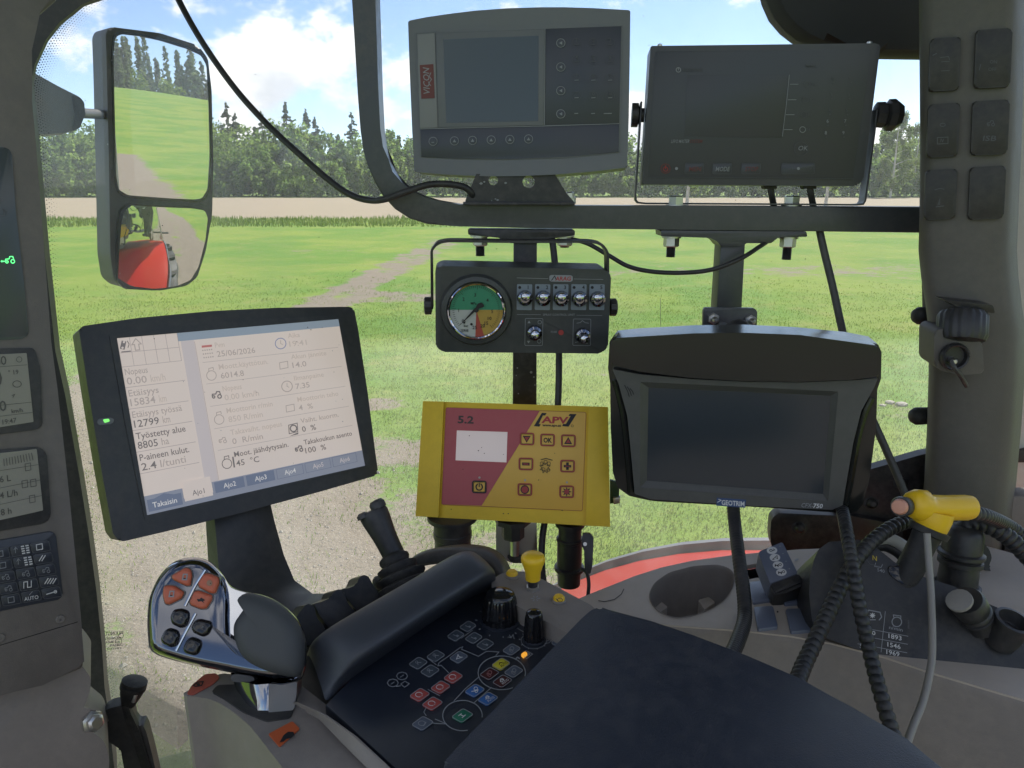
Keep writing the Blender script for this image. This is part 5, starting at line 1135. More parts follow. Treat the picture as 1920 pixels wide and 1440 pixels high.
# well around the joystick
well = [(396, 1297), (408, 1284), (450, 1283), (520, 1300), (552, 1325), (545, 1345), (500, 1352), (455, 1334), (420, 1310)]
CO.prism('joystick_well', well, -.0108, -.03, M_BLACK, 0, 6)
CO.add('side_rail', bm_loft([[cz(x, y, h) for x, y, h in row] for row in (
    [(548, 1318, -.372), (556, 1316, -.362), (566, 1320, -.362), (575, 1336, -.376)],
    [(590, 1340, -.372), (600, 1336, -.362), (612, 1340, -.362), (620, 1360, -.376)],
    [(640, 1392, -.372), (652, 1372, -.362), (668, 1380, -.362), (672, 1400, -.376)],
    [(700, 1452, -.372), (712, 1424, -.362), (726, 1434, -.362), (730, 1456, -.376)],
    [(760, 1530, -.372), (776, 1486, -.362), (790, 1496, -.362), (795, 1530, -.376)])]), M_TAUPE, smooth=60)
M_LABEL = mat('red_label', (.36, .075, .05), .5, dust=.15)
o = CO.prism('red_label', [(350, 1301), (360, 1284), (384, 1264), (405, 1262), (412, 1270), (400, 1282), (362, 1303)], -.0112, -.0118, M_LABEL, 0, 4)
pr = Pr(CO, -.0108); pr.line(M_BLKPR, [(363, 1285), (370, 1279), (381, 1278), (378, 1285), (366, 1287)], 2.2, True); pr.disc(M_BLKPR, 372, 1283, 3.4, 2.2); pr.done('rabbit_mark', o)
o = CO.prism('orange_label', [(503, 1376), (548, 1352), (562, 1366), (524, 1400)], -.0108, -.0116, mat('orange_label', (.50, .10, .03), .5), 0, 3)
pr = Pr(CO, -.0104); pr.poly(M_BLKPR, [(524, 1392), (532, 1378), (540, 1372), (550, 1372), (552, 1378), (546, 1384), (537, 1385), (532, 1390)]); pr.done('tortoise_mark', o)
# dark panel
panel = CO.prism('button_panel', [(610, 1322), (660, 1270), (760, 1195), (850, 1130), (921, 1100), (960, 1110), (1100, 1190), (1300, 1420), (900, 1620), (745, 1443)], 0, -.015, M_NAVY, .0008)
# ridge
rows = [
    [(572, 1240, -.40), (577, 1228, -.372), (583, 1232, -.366), (596, 1268, -.364), (606, 1300, -.365), (611, 1320, -.368)],
    [(574, 1226, -.40), (580, 1208, -.350), (592, 1206, -.342), (640, 1238, -.342), (648, 1254, -.348), (640, 1292, -.370)],
    [(600, 1206, -.40), (602, 1184, -.338), (616, 1178, -.330), (676, 1218, -.333), (686, 1230, -.340), (668, 1270, -.370)],
    [(660, 1172, -.40), (660, 1150, -.330), (676, 1142, -.322), (735, 1182, -.327), (745, 1192, -.334), (722, 1232, -.370)],
    [(760, 1110, -.40), (762, 1092, -.322), (780, 1082, -.314), (830, 1122, -.320), (838, 1131, -.328), (815, 1165, -.370)],
    [(828, 1066, -.40), (830, 1050, -.318), (846, 1042, -.310), (896, 1082, -.316), (903, 1090, -.324), (885, 1122, -.370)],
    [(858, 1052, -.40), (860, 1034, -.318), (876, 1030, -.310), (916, 1062, -.316), (924, 1072, -.324), (922, 1108, -.370)],
    [(872, 1052, -.40), (874, 1034, -.330), (890, 1032, -.325), (922, 1062, -.328), (929, 1074, -.336), (930, 1106, -.370)]]
rows = [[r_[0], tuple(r_[0][k] * .15 + r_[1][k] * .85 for k in range(3)), r_[1], r_[2], r_[3], r_[4], tuple(r_[4][k] * .85 + r_[5][k] * .15 for k in range(3)), r_[5]] for r_ in rows]
bm = bm_loft([[cz(*p) for p in r_] for r_ in rows]); CO.add('ridge', subdiv(bm, 2), M_RIDGE, smooth=80)
pr = Pr(CO, .0003)
for i, (x, y) in enumerate(((588, 1193), (632, 1165), (681, 1136))): pass
CO.prism('ridge_base', [(556, 1196), (600, 1176), (700, 1120), (760, 1120), (680, 1240), (640, 1300), (614, 1332), (575, 1300), (552, 1262)], -.038, -.20, M_BLACK2, .003)
# hump behind the small joystick
hm = [[CO.p(x, y, d) for x, y, d in r_] for r_ in (
    [(768, 1066, .80), (768, 1050, .80), (770, 1046, .82), (772, 1050, .86), (772, 1070, .86)],
    [(790, 1056, .80), (788, 1036, .80), (790, 1030, .82), (792, 1034, .87), (792, 1060, .87)],
    [(840, 1050, .79), (838, 1028, .79), (840, 1021, .81), (842, 1024, .87), (842, 1055, .87)],
    [(880, 1060, .77), (878, 1026, .77), (880, 1017, .80), (882, 1020, .87), (882, 1060, .87)],
    [(915, 1075, .75), (916, 1034, .75), (920, 1023, .78), (922, 1024, .86), (920, 1070, .86)],
    [(932, 1092, .73), (938, 1052, .73), (946, 1040, .77), (948, 1040, .84), (940, 1080, .84)],
    [(936, 1112, .71), (946, 1078, .72), (956, 1066, .76), (960, 1066, .82), (945, 1100, .82)])]
CO.add('front_hump', subdiv(bm_loft(hm, False), 2), M_BLACK2, smooth=80)
# strip that carries the yellow knob
strip_ = CO.prism('knob_strip', [(921, 1088), (938, 1076), (960, 1070), (984, 1072), (1020, 1086), (1107, 1134), (1140, 1160), (1072, 1190), (990, 1148), (923, 1108)], .016, -.02, M_TAUPE, .003, [4, 6, 6, 6, 0, 4, 0, 3, 0, 4], seg=3)
CO.prism('slot', [(925, 1109), (930, 1106), (996, 1142), (1066, 1180), (1062, 1186), (990, 1150)], .0012, -.004, M_BLACK, 0)
for x, y in ((960, 1081), (1048, 1128)):
    u = CO.m(x, y, .016); c = CO.at(x, y, .016)
    o = CO.lathe('yellow_button', [(13.5 * u, -.002), (13.5 * u, .0015), (11.5 * u, .0025)], c, (0, 0, 1), M_TAUPE, strip_, seg=24)
    o2 = CO.lathe('button_cap', [(11 * u, 0), (11 * u, .004), (8 * u, .0058), (3 * u, .006)], c, (0, 0, 1), M_LIME, strip_, seg=24)
pr = Pr(CO, .0225); pr.ring(M_BLKPR, 1050, 1125, 5, .9, 3.4); pr.line(M_BLKPR, [(1042, 1122), (1047, 1127)], 1.2); pr.done('button_mark')
pr = Pr(CO, .0164); 
for q in range(6): a = q * 1.047; pr.line(M_GRPR, [(1004 + 3 * math.cos(a), 1122 + 2 * math.sin(a)), (1004 + 9 * math.cos(a), 1122 + 5.5 * math.sin(a))], 2.2)
pr.done('strip_symbol')
# yellow pull knob on a threaded stem
KN = T('pull_switch', 'bright yellow mushroom pull switch on the console strip', 'switch', loc(HZ(999, 1104, HP + .016)))
u = CO.m(999, 1100, .016)
KN.lathe('collar', [(13 * u, 0), (13 * u, 5 * u), (11 * u, 6 * u)], (0, 0, 0), (0, 0, 1), M_ZINC, seg=6, smooth=20)
KN.lathe('stem', [(9 * u, 5 * u), (9 * u, 22 * u)], (0, 0, 0), (0, .02, 1), M_STEEL2, seg=16)
KN.lathe('grip', [(11 * u, 18 * u), (14 * u, 20 * u), (14.5 * u, 34 * u), (17 * u, 42 * u), (17 * u, 43 * u), (18 * u, 46 * u), (18 * u, 47.5 * u), (20 * u, 51 * u), (20 * u, 52 * u), (22 * u, 56 * u), (22.5 * u, 62 * u), (21 * u, 67 * u), (17 * u, 70 * u), (9 * u, 71.5 * u)], (0, 0, 0), (0, .02, 1), M_LIME, seg=32, smooth=40)
# rotary knobs
M_KNOB = mat('knob_glossy', (.010, .010, .011), .1, spec=.6)
def rotary(x, y, r, h, lab, knn):
    u = CO.m(x, y); t_ = T('rotary_knob', lab, 'knob', loc(HZ(x, y, HP)))
    t_.lathe('base_ring', [(r * 1.22 * u, 0), (r * 1.22 * u, .0012), (r * 1.05 * u, .002)], (0, 0, 0), (0, 0, 1), M_NAVY, seg=36)
    t_.lathe('ribbed_skirt', [(r * 1.06 * u, .0016), (r * 1.04 * u, h * .3), (r * .93 * u, h * .78), (r * .88 * u, h * .86)], (0, 0, 0), (0, .04, 1), M_KNOB, seg=knn * 4, knurl=.045, kn=knn, smooth=25)
    t_.lathe('cap', [(r * .89 * u, h * .84), (r * .86 * u, h * .95), (r * .72 * u, h), (r * .3 * u, h * 1.03)], (0, 0, 0), (0, .04, 1), M_KNOB, seg=36, smooth=60)
rotary(938, 1164, 31, .027, 'large ribbed black rotary knob on the button panel', 18)
rotary(1001, 1200, 17.5, .026, 'small ribbed black rotary knob beside the larger one', 13)
# panel print
pr = Pr(CO, .0013)
for q in range(9):
    a = R(-215 + q * 33); pr.line(M_GRPR, [(938 + 43 * math.cos(a), 1164 - 29 * math.sin(a)), (938 + 47 * math.cos(a), 1164 - 32 * math.sin(a))], 2)
for q in range(8):
    a = R(-220 + q * 36); pr.line(M_GRPR, [(1001 + 25 * math.cos(a), 1200 - 16 * math.sin(a)), (1001 + 28 * math.cos(a), 1200 - 18 * math.sin(a))], 1.5)
pr.line(M_GRPR, [(970, 1178), (984, 1186)], 1.2); pr.ring(M_GRPR, 1001, 1201, 24, .9, 15.5)
pr.line(M_GRPR, [(955, 1190), (958, 1196), (962, 1190), (964, 1198)], 1.5)
def zp(x, y): return (580 + x / 3.692, 1080 + y / 3.692)
BT = {'g': mat('key_grey', (.065, .08, .095), .4), 'n': mat('key_slate', (.10, .12, .155), .4), 'r': mat('key_red', (.42, .075, .065), .45), 'd': mat('key_maroon', (.075, .018, .018), .45), 'b': mat('key_blue', (.04, .14, .38), .45), 'y': mat('key_yellow', (.62, .54, .04), .45), 'e': mat('key_green', (.02, .20, .11), .45)}
KEYS = [(1098, 348, 'g', 1), (1014, 411, 'g', 2), (1138, 428, 'g', 3), (1217, 473, 'g', 3), (875, 553, 'g', 4), (754, 602, 'g', 4), (835, 656, 'g', 4), (1034, 561, 'n', 5), (1400, 508, 'n', 6), (996, 698, 'r', 7), (908, 768, 'r', 7), (764, 821, 'r', 7), (852, 881, 'r', 7), (784, 1019, 'n', 8), (1327, 608, 'y', 9), (1415, 660, 'n', 6), (1247, 675, 'd', 10), (1336, 727, 'd', 11), (1145, 791, 'b', 12), (1236, 848, 'b', 13), (1060, 965, 'e', 14), (1735, 455, 'n', 15)]
A_, B_ = Vector((34, -25)), Vector((31, 17))
for x, y, c_, ic in KEYS:
    k = .94 + (y - 350) / 650 * .24; a, b_ = A_ * k, B_ * k; C = Vector((x, y))
    q = [zp(*(C - a - b_)), zp(*(C + a - b_)), zp(*(C + a + b_)), zp(*(C - a + b_))]
    o = CO.prism('panel_key', q, .0010, -.0005, BT[c_], .0003, 4.2, panel)
    pr.line(M_GRPR, rpoly(q, 4.6), 1.25, True)
    a1, b1 = a / 3.692 * .62, b_ / 3.692 * .62; c2 = Vector(zp(x, y)); f_ = lambda s_, t_: tuple(c2 + a1 * s_ + b1 * t_)
    m_ = {'r': mat('key_pink_print', (.42, .18, .17), .5), 'd': mat('key_rose_print', (.32, .13, .13), .5), 'y': M_BLKPR}.get(c_, M_GRPR)
    if ic in (1, 2, 3): pr.line(m_, [f_(-.2, -.8), f_(-.1, .2), f_(.3, .2), f_(.3, .8)], 1.3); pr.line(m_, [f_(0, .2), f_(0, .9)], 2.2)
    elif ic == 4: pr.line(m_, [f_(-.5, .5), f_(0, -.3), f_(.5, .5)], 1.3); pr.ring(m_, *f_(0, -.6), 2.2, 1, n=8)
    elif ic == 5: pr.line(M_WHITE, [f_(-.8, .1), f_(.5, -.8), f_(.1, .1), f_(.5, .8)], 1.6, True)
    elif ic in (7, 8): pr.ring(M_WHITE if ic == 7 else m_, *f_(-.1, -.15), 6.5, 1.2, 4.4, n=14); pr.line(m_, [f_(-.5, .8), f_(.7, .3)], 1.6)
    elif ic in (9, 11, 13):
        d_ = Vector(A_).normalized(); pr.text(M_BLKPR if ic == 9 else M_WHITE, 'AUTO', *f_(-.75, 1.05), 7.5, 15, dx=tuple(d_), up=(-.87, -.5)); pr.line(M_BLKPR if ic == 9 else M_WHITE, [f_(-.5, -.1), f_(.1, -.6), f_(.6, -.1)], 1.4)
        if ic != 9: pr.ring(M_WHITE, *f_(.2, -.4), 3, 1.1, n=10)
    elif ic == 12: pr.line(M_WHITE, [f_(-.7, -.3), f_(0, .3), f_(.6, .6)], 1.6); pr.ring(M_WHITE, *f_(.5, -.2), 3.4, 1.2, n=10); pr.ring(M_WHITE, *f_(0, .5), 2.6, 1.2, n=10)
    elif ic == 14: pr.line(M_WHITE, [f_(-.6, -.6), f_(.3, -.6)], 1.5); pr.line(M_WHITE, [f_(-.6, .5), f_(.5, .4)], 1.5); pr.line(M_WHITE, [f_(-.1, -.6), f_(0, .45)], 1.5)
    elif ic == 15: pr.line(m_, [f_(-.4, .5), f_(-.2, -.6)], 1.3); pr.line(m_, [f_(.2, .5), f_(.5, -.4)], 1.3)
    else: pr.ring(m_, *f_(.3, -.2), 3.6, 1.2, n=10); pr.line(m_, [f_(-.8, .2), f_(-.3, -.5), f_(0, .3)], 1.2); pr.ring(m_, *f_(-.4, .5), 2.4, 1, n=8)
def zl(pts, w_=1.4): pr.line(M_GRPR, [zp(*p) for p in pts], w_)
def ell(cx_, cy_, rx, ry, a0_, a1_, n=26): return [(cx_ + rx * math.cos(R(a0_ + (a1_ - a0_) * i / n)), cy_ + ry * math.sin(R(a0_ + (a1_ - a0_) * i / n))) for i in range(n + 1)]
zl(ell(1332, 670, 164, 117, 62, 372), 1.7); zl(ell(1060, 966, 137, 105, 75, 367), 1.7)
zl([(965, 670), (935, 640), (912, 618), (890, 622), (898, 600), (970, 550), (1040, 498), (1062, 490), (1054, 508), (1110, 530), (1170, 556), (1225, 522), (1262, 522), (1312, 526), (1290, 552)])
zl([(1172, 700), (1080, 780), (1000, 866)]); zl([(1262, 770), (1200, 825), (1135, 882)]); zl([(870, 990), (950, 1024)]); zl([(845, 1016), (870, 1020), (945, 1024)])
zl([(808, 912), (792, 942), (810, 968)]); zl([(820, 785), (905, 830)], 1.2); zl([(820, 570), (880, 615)], 1.2); zl([(1050, 432), (1130, 375)], 1.2)
zl([(1425, 580), (1440, 562), (1458, 572)], 2.2); zl([(1630, 468), (1660, 462), (1690, 428)], 1.2)
for x, y in ((642, 692), (578, 740)): zl(ell(x, y, 38, 27, 0, 360, 8), 1.3); zl([(x - 14, y + 10), (x + 12, y - 8)], 1.2)
zl([(632, 748), (662, 728), (692, 746), (660, 770), (632, 748)], 1.3); zl([(600, 765), (632, 760)], 1.6)
pr.text(M_GRPR, '~', 952, 1198, 12); pr.done('panel_print', panel)
o = CO.prism('indicator_lamp', [zp(1464, 542), zp(1492, 520), zp(1512, 534), zp(1484, 560)], .0016, 0, mat('amber_lamp', (.5, .2, .02), .4, emit=(1, .45, .05), es=.3), .0004, 2, panel)
pr = Pr(CO, .0012); pr.line(M_GRPR, [zp(1500, 516), zp(1545, 540), zp(1505, 572), zp(1470, 548)], 1.3, True); pr.line(M_GRPR, [zp(1510, 530), zp(1525, 540), zp(1505, 556)], 1.8); pr.done('lamp_symbol', panel)
# padded lid
LI = T('padded_armrest', 'large dark navy padded armrest at the bottom right', 'armrest', hframe(1200, 1350, -.325))
lid = [(830, 1432), (846, 1412), (930, 1326), (1020, 1232), (1090, 1160), (1108, 1144), (1124, 1138), (1150, 1142), (1220, 1164), (1300, 1191), (1400, 1229), (1500, 1272), (1600, 1322), (1700, 1385), (1790, 1452), (1850, 1520), (1850, 1900), (1200, 1900)]
LI.prism('pad', lid, 0, -.045, M_PAD, .012, [6, 10, 0, 0, 6, 6, 6, 0, 0, 0, 0, 0, 0, 0, 0, 0, 0, 0], seg=6)
# hydraulic paddles
for i, (pts, d) in enumerate((([(552, 1168), (560, 1150), (573, 1134), (584, 1131), (590, 1140), (594, 1158), (612, 1180), (604, 1196), (578, 1212), (560, 1196)], .66), ([(588, 1132), (604, 1128), (620, 1121), (626, 1108), (638, 1104), (646, 1110), (650, 1128), (668, 1150), (648, 1168), (618, 1180), (602, 1158)], .69), ([(640, 1104), (654, 1103), (668, 1097), (674, 1082), (684, 1077), (692, 1082), (700, 1098), (714, 1118), (696, 1136), (672, 1148), (656, 1130)], .72))):
    t_ = T('paddle_lever', ('black paddle lever nearest the chrome joystick', 'middle black paddle lever of the three beside the ridge', 'black paddle lever next to the small joystick')[i], 'lever', frame(pts[0][0], pts[0][1], d, 35, 30), 'paddle levers')
    t_.prism('paddle', pts, 0, -.032, M_BLACK, .006, 4, seg=4)
    x, y = pts[-3]; strip(t_, [(x - 4, y + 4), (x + 14, y - 6)], .001, -.002, M_GRPR, 'position_mark', 1.6)
# small joystick with bellows
SJ = T('small_joystick', 'small black joystick with rubber bellows behind the ridge', 'joystick', loc(P(738, 1090, .76)))
b0, b1, tp = SJ.p(752, 1092, .755), SJ.p(741, 1046, .77), SJ.p(698, 958, .775); u = .77 / F
ax = (tp - b1); L_ = ax.length
SJ.add('bellows', bm_lathe([(r_ * u, h_) for r_, h_ in ((62, -.036), (64, -.031), (50, -.028), (56, -.023), (57, -.020), (42, -.017), (48, -.013), (48, -.010), (34, -.007), (38, -.003), (38, 0), (26, .003), (29, .007), (28, .010), (21, .013))], SJ.p(744, 1062, .765), (b1 - b0).lerp(ax, .35), 28), M_RUBBER, smooth=50)
SJ.add('stick', bm_lathe([(20 * u, -.004), (21 * u, .006), (21.5 * u, L_ * .3), (23 * u, L_ * .5), (27 * u, L_ * .8), (28 * u, L_ * .93), (26 * u, L_), (12 * u, L_ * 1.02)], b1, ax, 24), M_BLACK, smooth=50)
SJ.add('top_switch', bm_lathe([(15 * u, 0), (15 * u, .006), (11 * u, .009), (3 * u, .0095)], SJ.p(711, 953, .772), ax, 20), M_BLACK2, smooth=50)
SJ.add('trigger', bm_lathe([(11 * u, 0), (11 * u, .004), (6 * u, .006)], SJ.p(682, 972, .765), ax, 16), M_BLACK2, smooth=50)
SB = T('round_button', 'small round black button left of the joystick bellows', 'button', loc(P(709, 1088, .775))); SB.lathe('button', [(11 * u, -.012), (11 * u, 0), (8 * u, .003), (2 * u, .004)], (0, 0, 0), (0, 0, 1), M_BLACK2, seg=20)

# ------------------------------------------------------------------ chrome multi-function joystick
JO = T('chrome_joystick', 'chrome multi-function joystick with orange and black buttons and dark palm rest', 'joystick', frame(420, 1165, .575, 8, 30))
body = [(286, 1221), (279, 1190), (278, 1159), (281, 1125), (290, 1100), (302, 1078), (318, 1061), (338, 1050), (363, 1046), (385, 1050), (404, 1062), (420, 1080), (434, 1100), (463, 1110), (492, 1116), (520, 1128), (545, 1148), (564, 1172), (572, 1200), (574, 1232), (570, 1258), (558, 1277), (530, 1276), (496, 1271), (460, 1266), (427, 1259), (371, 1248), (329, 1238)]
body = sclosed(body, 3)
# lower shell: lofted rings shrinking backwards
c = Vector((sum(p[0] for p in body) / len(body), sum(p[1] for p in body) / len(body)))
rings = []
for z_, k in ((.003, .965), (0, 1.0), (-.008, 1.012), (-.02, 1.0), (-.034, .93), (-.046, .78), (-.052, .5)):
    rings.append([JO.at(*(c + (Vector(p) - c) * k), z_) for p in body])
bm = bm_loft(rings, True, False); bm.faces.new([bm.verts.new(v) for v in rings[-1]]); bm.faces.new([bm.verts.new(v) for v in rings[0]]); JO.add('shell', bm, M_CHROME, smooth=60)
face = [(287, 1218), (281, 1190), (280, 1159), (283, 1125), (292, 1100), (304, 1080), (320, 1063), (340, 1052), (363, 1048), (384, 1052), (402, 1064), (417, 1082), (426, 1102), (430, 1130), (430, 1165), (432, 1195), (440, 1218), (455, 1236), (478, 1250), (510, 1262), (555, 1272), (520, 1274), (470, 1266), (427, 1257), (371, 1246), (329, 1235)]
bm = bm_dome(JO.poly(sclosed(face, 3), .003), .003, .007, 6, .80, .006); JO.add('face_plate', bm, mat('chrome_dark_reflection', (.16, .165, .185), .08, 1), smooth=60)  # chrome plate; reflection of the dark cab put into its colour
palm = [(446, 1124), (462, 1112), (492, 1117), (520, 1129), (544, 1149), (562, 1173), (570, 1200), (572, 1232), (568, 1256), (556, 1270), (520, 1266), (490, 1256), (465, 1242), (448, 1222), (440, 1196), (440, 1170), (452, 1150), (460, 1136)]
bm = bm_dome(JO.poly(sclosed(palm, 3), .003), .003, .014, 8, .45, .006); JO.add('palm_rest', bm, mat('palm_soft', (.062, .066, .066), .6, grain=.3, gs=2500), smooth=80)
# rib between the button groups, chrome
JO.add('centre_rib', bm_tube([JO.at(x, y, .0105) for x, y in ((385, 1068), (366, 1098), (347, 1136))], .0011, 8), M_CHROME); JO.add('centre_rib', bm_tube([JO.at(x, y, .0105) for x, y in ((367, 1150), (348, 1185), (330, 1220))], .0011, 8), M_CHROME)
def zj(x, y): return (260 + x / 3.6, 1020 + y / 3.6)
ORB = [[(222, 215), (318, 158), (352, 168), (364, 210), (352, 282), (325, 285), (232, 240)], [(170, 290), (190, 278), (245, 280), (312, 325), (290, 370), (205, 412), (178, 400), (166, 340)], [(402, 265), (440, 202), (470, 195), (540, 222), (548, 260), (522, 335), (490, 335), (410, 292)], [(345, 390), (375, 318), (410, 312), (500, 345), (500, 375), (460, 438), (420, 440), (352, 412)]]
for i, q in enumerate(ORB):
    pts = [zj(*p) for p in q]; cc_ = Vector((sum(p[0] for p in pts) / len(pts), sum(p[1] for p in pts) / len(pts)))
    ringp = [tuple(cc_ + (Vector(p) - cc_) * 1.10) for p in pts]
    o = JO.add('orange_button', bm_dome(JO.poly(rpoly(pts, 4), .010), .010, .0035, 5, .6, .006), M_ORANGE, smooth=60)
    JO.add('button_seat', bm_holes(JO.poly(rpoly(ringp, 4), .0108), [JO.poly(rpoly([tuple(cc_ + (Vector(p) - cc_) * 1.02) for p in pts], 4), .0108)], .0108, .006), M_GLOSS, o, smooth=30)
    pr = Pr(JO, .0139); x, y = cc_
    if i < 2: pr.line(M_GRPR, [(x - 4, y + 5), (x - 2, y - 5), (x + 5, y - 5), (x + 4, y + 5)], 2.2, True); pr.line(M_BLKPR, [(x - 2, y + 3), (x + 2, y + 3)], 2)
    elif i == 3: pr.poly(M_BLKPR, [(x - 8, y - 2), (x - 2, y - 2), (x, y - 5), (x + 5, y - 2), (x + 8, y), (x + 4, y + 2), (x + 6, y + 6), (x + 1, y + 2), (x - 5, y + 3)])
    else: pr.disc(mat('tan_print', (.30, .17, .10), .5), x, y, 5.5); pr.line(M_BLKPR, [(x + 1, y), (x + 3, y + 1)], 1.6)
    pr.done('button_symbol', o)
for q in ([(215, 490), (240, 440), (300, 432), (345, 452), (350, 500), (325, 560), (285, 570), (225, 540)], [(355, 560), (385, 510), (420, 502), (495, 520), (505, 555), (480, 610), (440, 630), (370, 600)], [(150, 640), (180, 580), (215, 562), (270, 580), (285, 620), (260, 690), (220, 700), (160, 670)], [(300, 700), (330, 640), (365, 622), (425, 645), (435, 680), (410, 740), (380, 755), (310, 735)]):
    pts = [zj(*p) for p in q]; o = JO.add('black_button', bm_dome(JO.poly(rpoly(pts, 5), .0095), .0095, .0045, 5, .5, .006), M_GLOSS, smooth=60)
    x = sum(p[0] for p in pts) / 8; y = sum(p[1] for p in pts) / 8; pr = Pr(JO, .0144); pr.poly(M_DIMPR, [(x - 3, y + 1), (x, y - 2.5), (x + 3, y), (x, y + 1)]); pr.done('button_symbol', o)
# stem
s0 = [(440, 1262), (462, 1284), (495, 1292), (535, 1290), (556, 1272)]
stem = [[JO.p(x, y, d) for x, y, d in r_] for r_ in (
    [(432, 1262, .575), (452, 1278, .56), (480, 1284, .556), (505, 1282, .556), (530, 1282, .56), (558, 1276, .57), (545, 1262, .60), (480, 1258, .61)],
    [(442, 1290, .575), (458, 1300, .56), (482, 1312, .553), (503, 1308, .553), (530, 1300, .557), (558, 1292, .57), (545, 1280, .60), (480, 1278, .61)],
    [(450, 1330, .575), (466, 1346, .56), (484, 1362, .55), (502, 1360, .55), (526, 1345, .555), (555, 1325, .57), (540, 1310, .60), (480, 1310, .61)],
    [(460, 1350, .575), (474, 1362, .56), (486, 1376, .55), (502, 1376, .55), (522, 1360, .555), (545, 1345, .57), (535, 1330, .60), (480, 1330, .61)])]
JO.add('stem', bm_loft(stem, True, True), M_CHROMED, smooth=35)
JO.prism('stem_side', [(504, 1282), (530, 1284), (557, 1278), (556, 1300), (552, 1328), (520, 1362), (503, 1366)], .014, -.01, mat('stem_grey', (.13, .125, .12), .35, .4), .002, 2)
JO.prism('under_switch', [(432, 1266), (446, 1264), (474, 1268), (478, 1276), (462, 1280), (434, 1278)], .006, -.01, M_BLACK, .002, 3)

# ================================================================== side console at the right
SD = T('side_console', 'grey side console with oval cup holder beside the window', 'side console', hframe(1350, 1110, -.43))
top = [(1000, 1160), (1100, 1116), (1145, 1098), (1190, 1080), (1240, 1064), (1299, 1051), (1372, 1041), (1425, 1036), (1500, 1030), (1600, 1026), (1720, 1014), (1800, 1010), (1980, 1060), (1980, 1330), (1750, 1262), (1660, 1232), (1560, 1206), (1480, 1192), (1400, 1183), (1256, 1172), (1180, 1163), (1060, 1180)]
cup = rpoly([(1216, 1118), (1226, 1095), (1254, 1075), (1299, 1063), (1345, 1060), (1366, 1066), (1378, 1078), (1376, 1098), (1359, 1126), (1332, 1144), (1299, 1156), (1268, 1160), (1243, 1153), (1225, 1139)], 10, 3)
empty_slot = [(1399, 1060), (1425, 1055), (1437, 1080), (1405, 1086)]
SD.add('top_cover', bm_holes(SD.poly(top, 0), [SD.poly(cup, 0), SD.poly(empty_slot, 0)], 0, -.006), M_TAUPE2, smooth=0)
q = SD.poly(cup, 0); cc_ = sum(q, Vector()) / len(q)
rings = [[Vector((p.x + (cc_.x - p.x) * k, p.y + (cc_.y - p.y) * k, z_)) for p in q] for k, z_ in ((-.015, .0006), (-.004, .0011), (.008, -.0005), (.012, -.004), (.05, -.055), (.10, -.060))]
bm = bm_loft(rings, True, False); bm.faces.new([bm.verts.new(v) for v in rings[-1]]); cupo = SD.add('cup_holder', bm, M_TAUPE, smooth=35)  # same plastic as the top; shade inside the cup put into a darker colour
for x, y in ((1327, 1133), (1238, 1142)):
    SD.prism('cup_clip', [(x - 18, y - 8), (x + 2, y - 14), (x + 14, y - 4), (x - 6, y + 10)], -.030, -.058, M_TAUPE2, .002, 2, cupo)
q = SD.poly(empty_slot, 0); SD.add('switch_slot', bm_loft([[Vector((p.x, p.y, z_)) for p in q] for z_ in (-.0062, -.03)] + [[sum(q, Vector()) / 4 + Vector((0, 0, -.031))] * 4], True), M_BLACK, smooth=0)
# front wall below the top edge
fw = [(1000, 1160), (1060, 1180), (1180, 1163), (1256, 1172), (1400, 1183), (1480, 1192), (1560, 1206), (1660, 1232), (1750, 1262), (1980, 1330)]
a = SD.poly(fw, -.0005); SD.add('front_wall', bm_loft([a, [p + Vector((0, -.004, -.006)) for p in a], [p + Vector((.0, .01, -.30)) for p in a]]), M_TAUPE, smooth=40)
pr = Pr(SD, .0006); pr.line(M_BLKPR, [(1122, 1126), (1133, 1128), (1152, 1124), (1165, 1114), (1170, 1104)], 1.4); pr.disc(M_BLKPR, 1458, 1147, 1.8); pr.line(M_GRPR, [(1490, 1051), (1497, 1048)], 3); pr.done('scratch')
M_BLANK = mat('blank_switch', (.13, .15, .20), .35, grain=.2, dust=.05)
for i, q in enumerate(([(1405, 1090), (1438, 1088), (1447, 1124), (1411, 1129)], [(1466, 1113), (1503, 1108), (1509, 1129), (1471, 1132)], [(1413, 1137), (1449, 1135), (1459, 1175), (1421, 1179)], [(1473, 1141), (1513, 1139), (1523, 1181), (1483, 1184)])):
    SD.prism('blank_switch', q, .0035, -.003, M_BLANK, .0015, 4, seg=3)
# remote control
nrm = Vector((-.10, -.42, .90)).normalized()
pu = (P(1496, 1075, .80) - P(1444, 1094, .80)).normalized(); pu = (pu - nrm * pu.dot(nrm)).normalized(); pv = nrm.cross(pu)
RM = T('remote_control', 'small dark remote with four round white symbols lying on the side console', 'remote', mtx(P(1458, 1056, .80), pu, pv, nrm))
RM.prism('casing', [(1421, 1035), (1467, 1016), (1496, 1075), (1444, 1094)], 0, -.028, M_BLANK, .003, [4, 3, 4, 4], seg=3)
RM.prism('end_cap', [(1444, 1093), (1496, 1074.5), (1506, 1089), (1504, 1099), (1470, 1113), (1452, 1115), (1446, 1104)], -.004, -.03, M_BLACK, .004, 3, seg=3)
RM.prism('end_face', [(1446, 1094.5), (1496, 1076), (1506, 1090), (1454, 1112)], -.002, -.027, M_BLACK, .002, 2)
pr = Pr(RM, .0004)
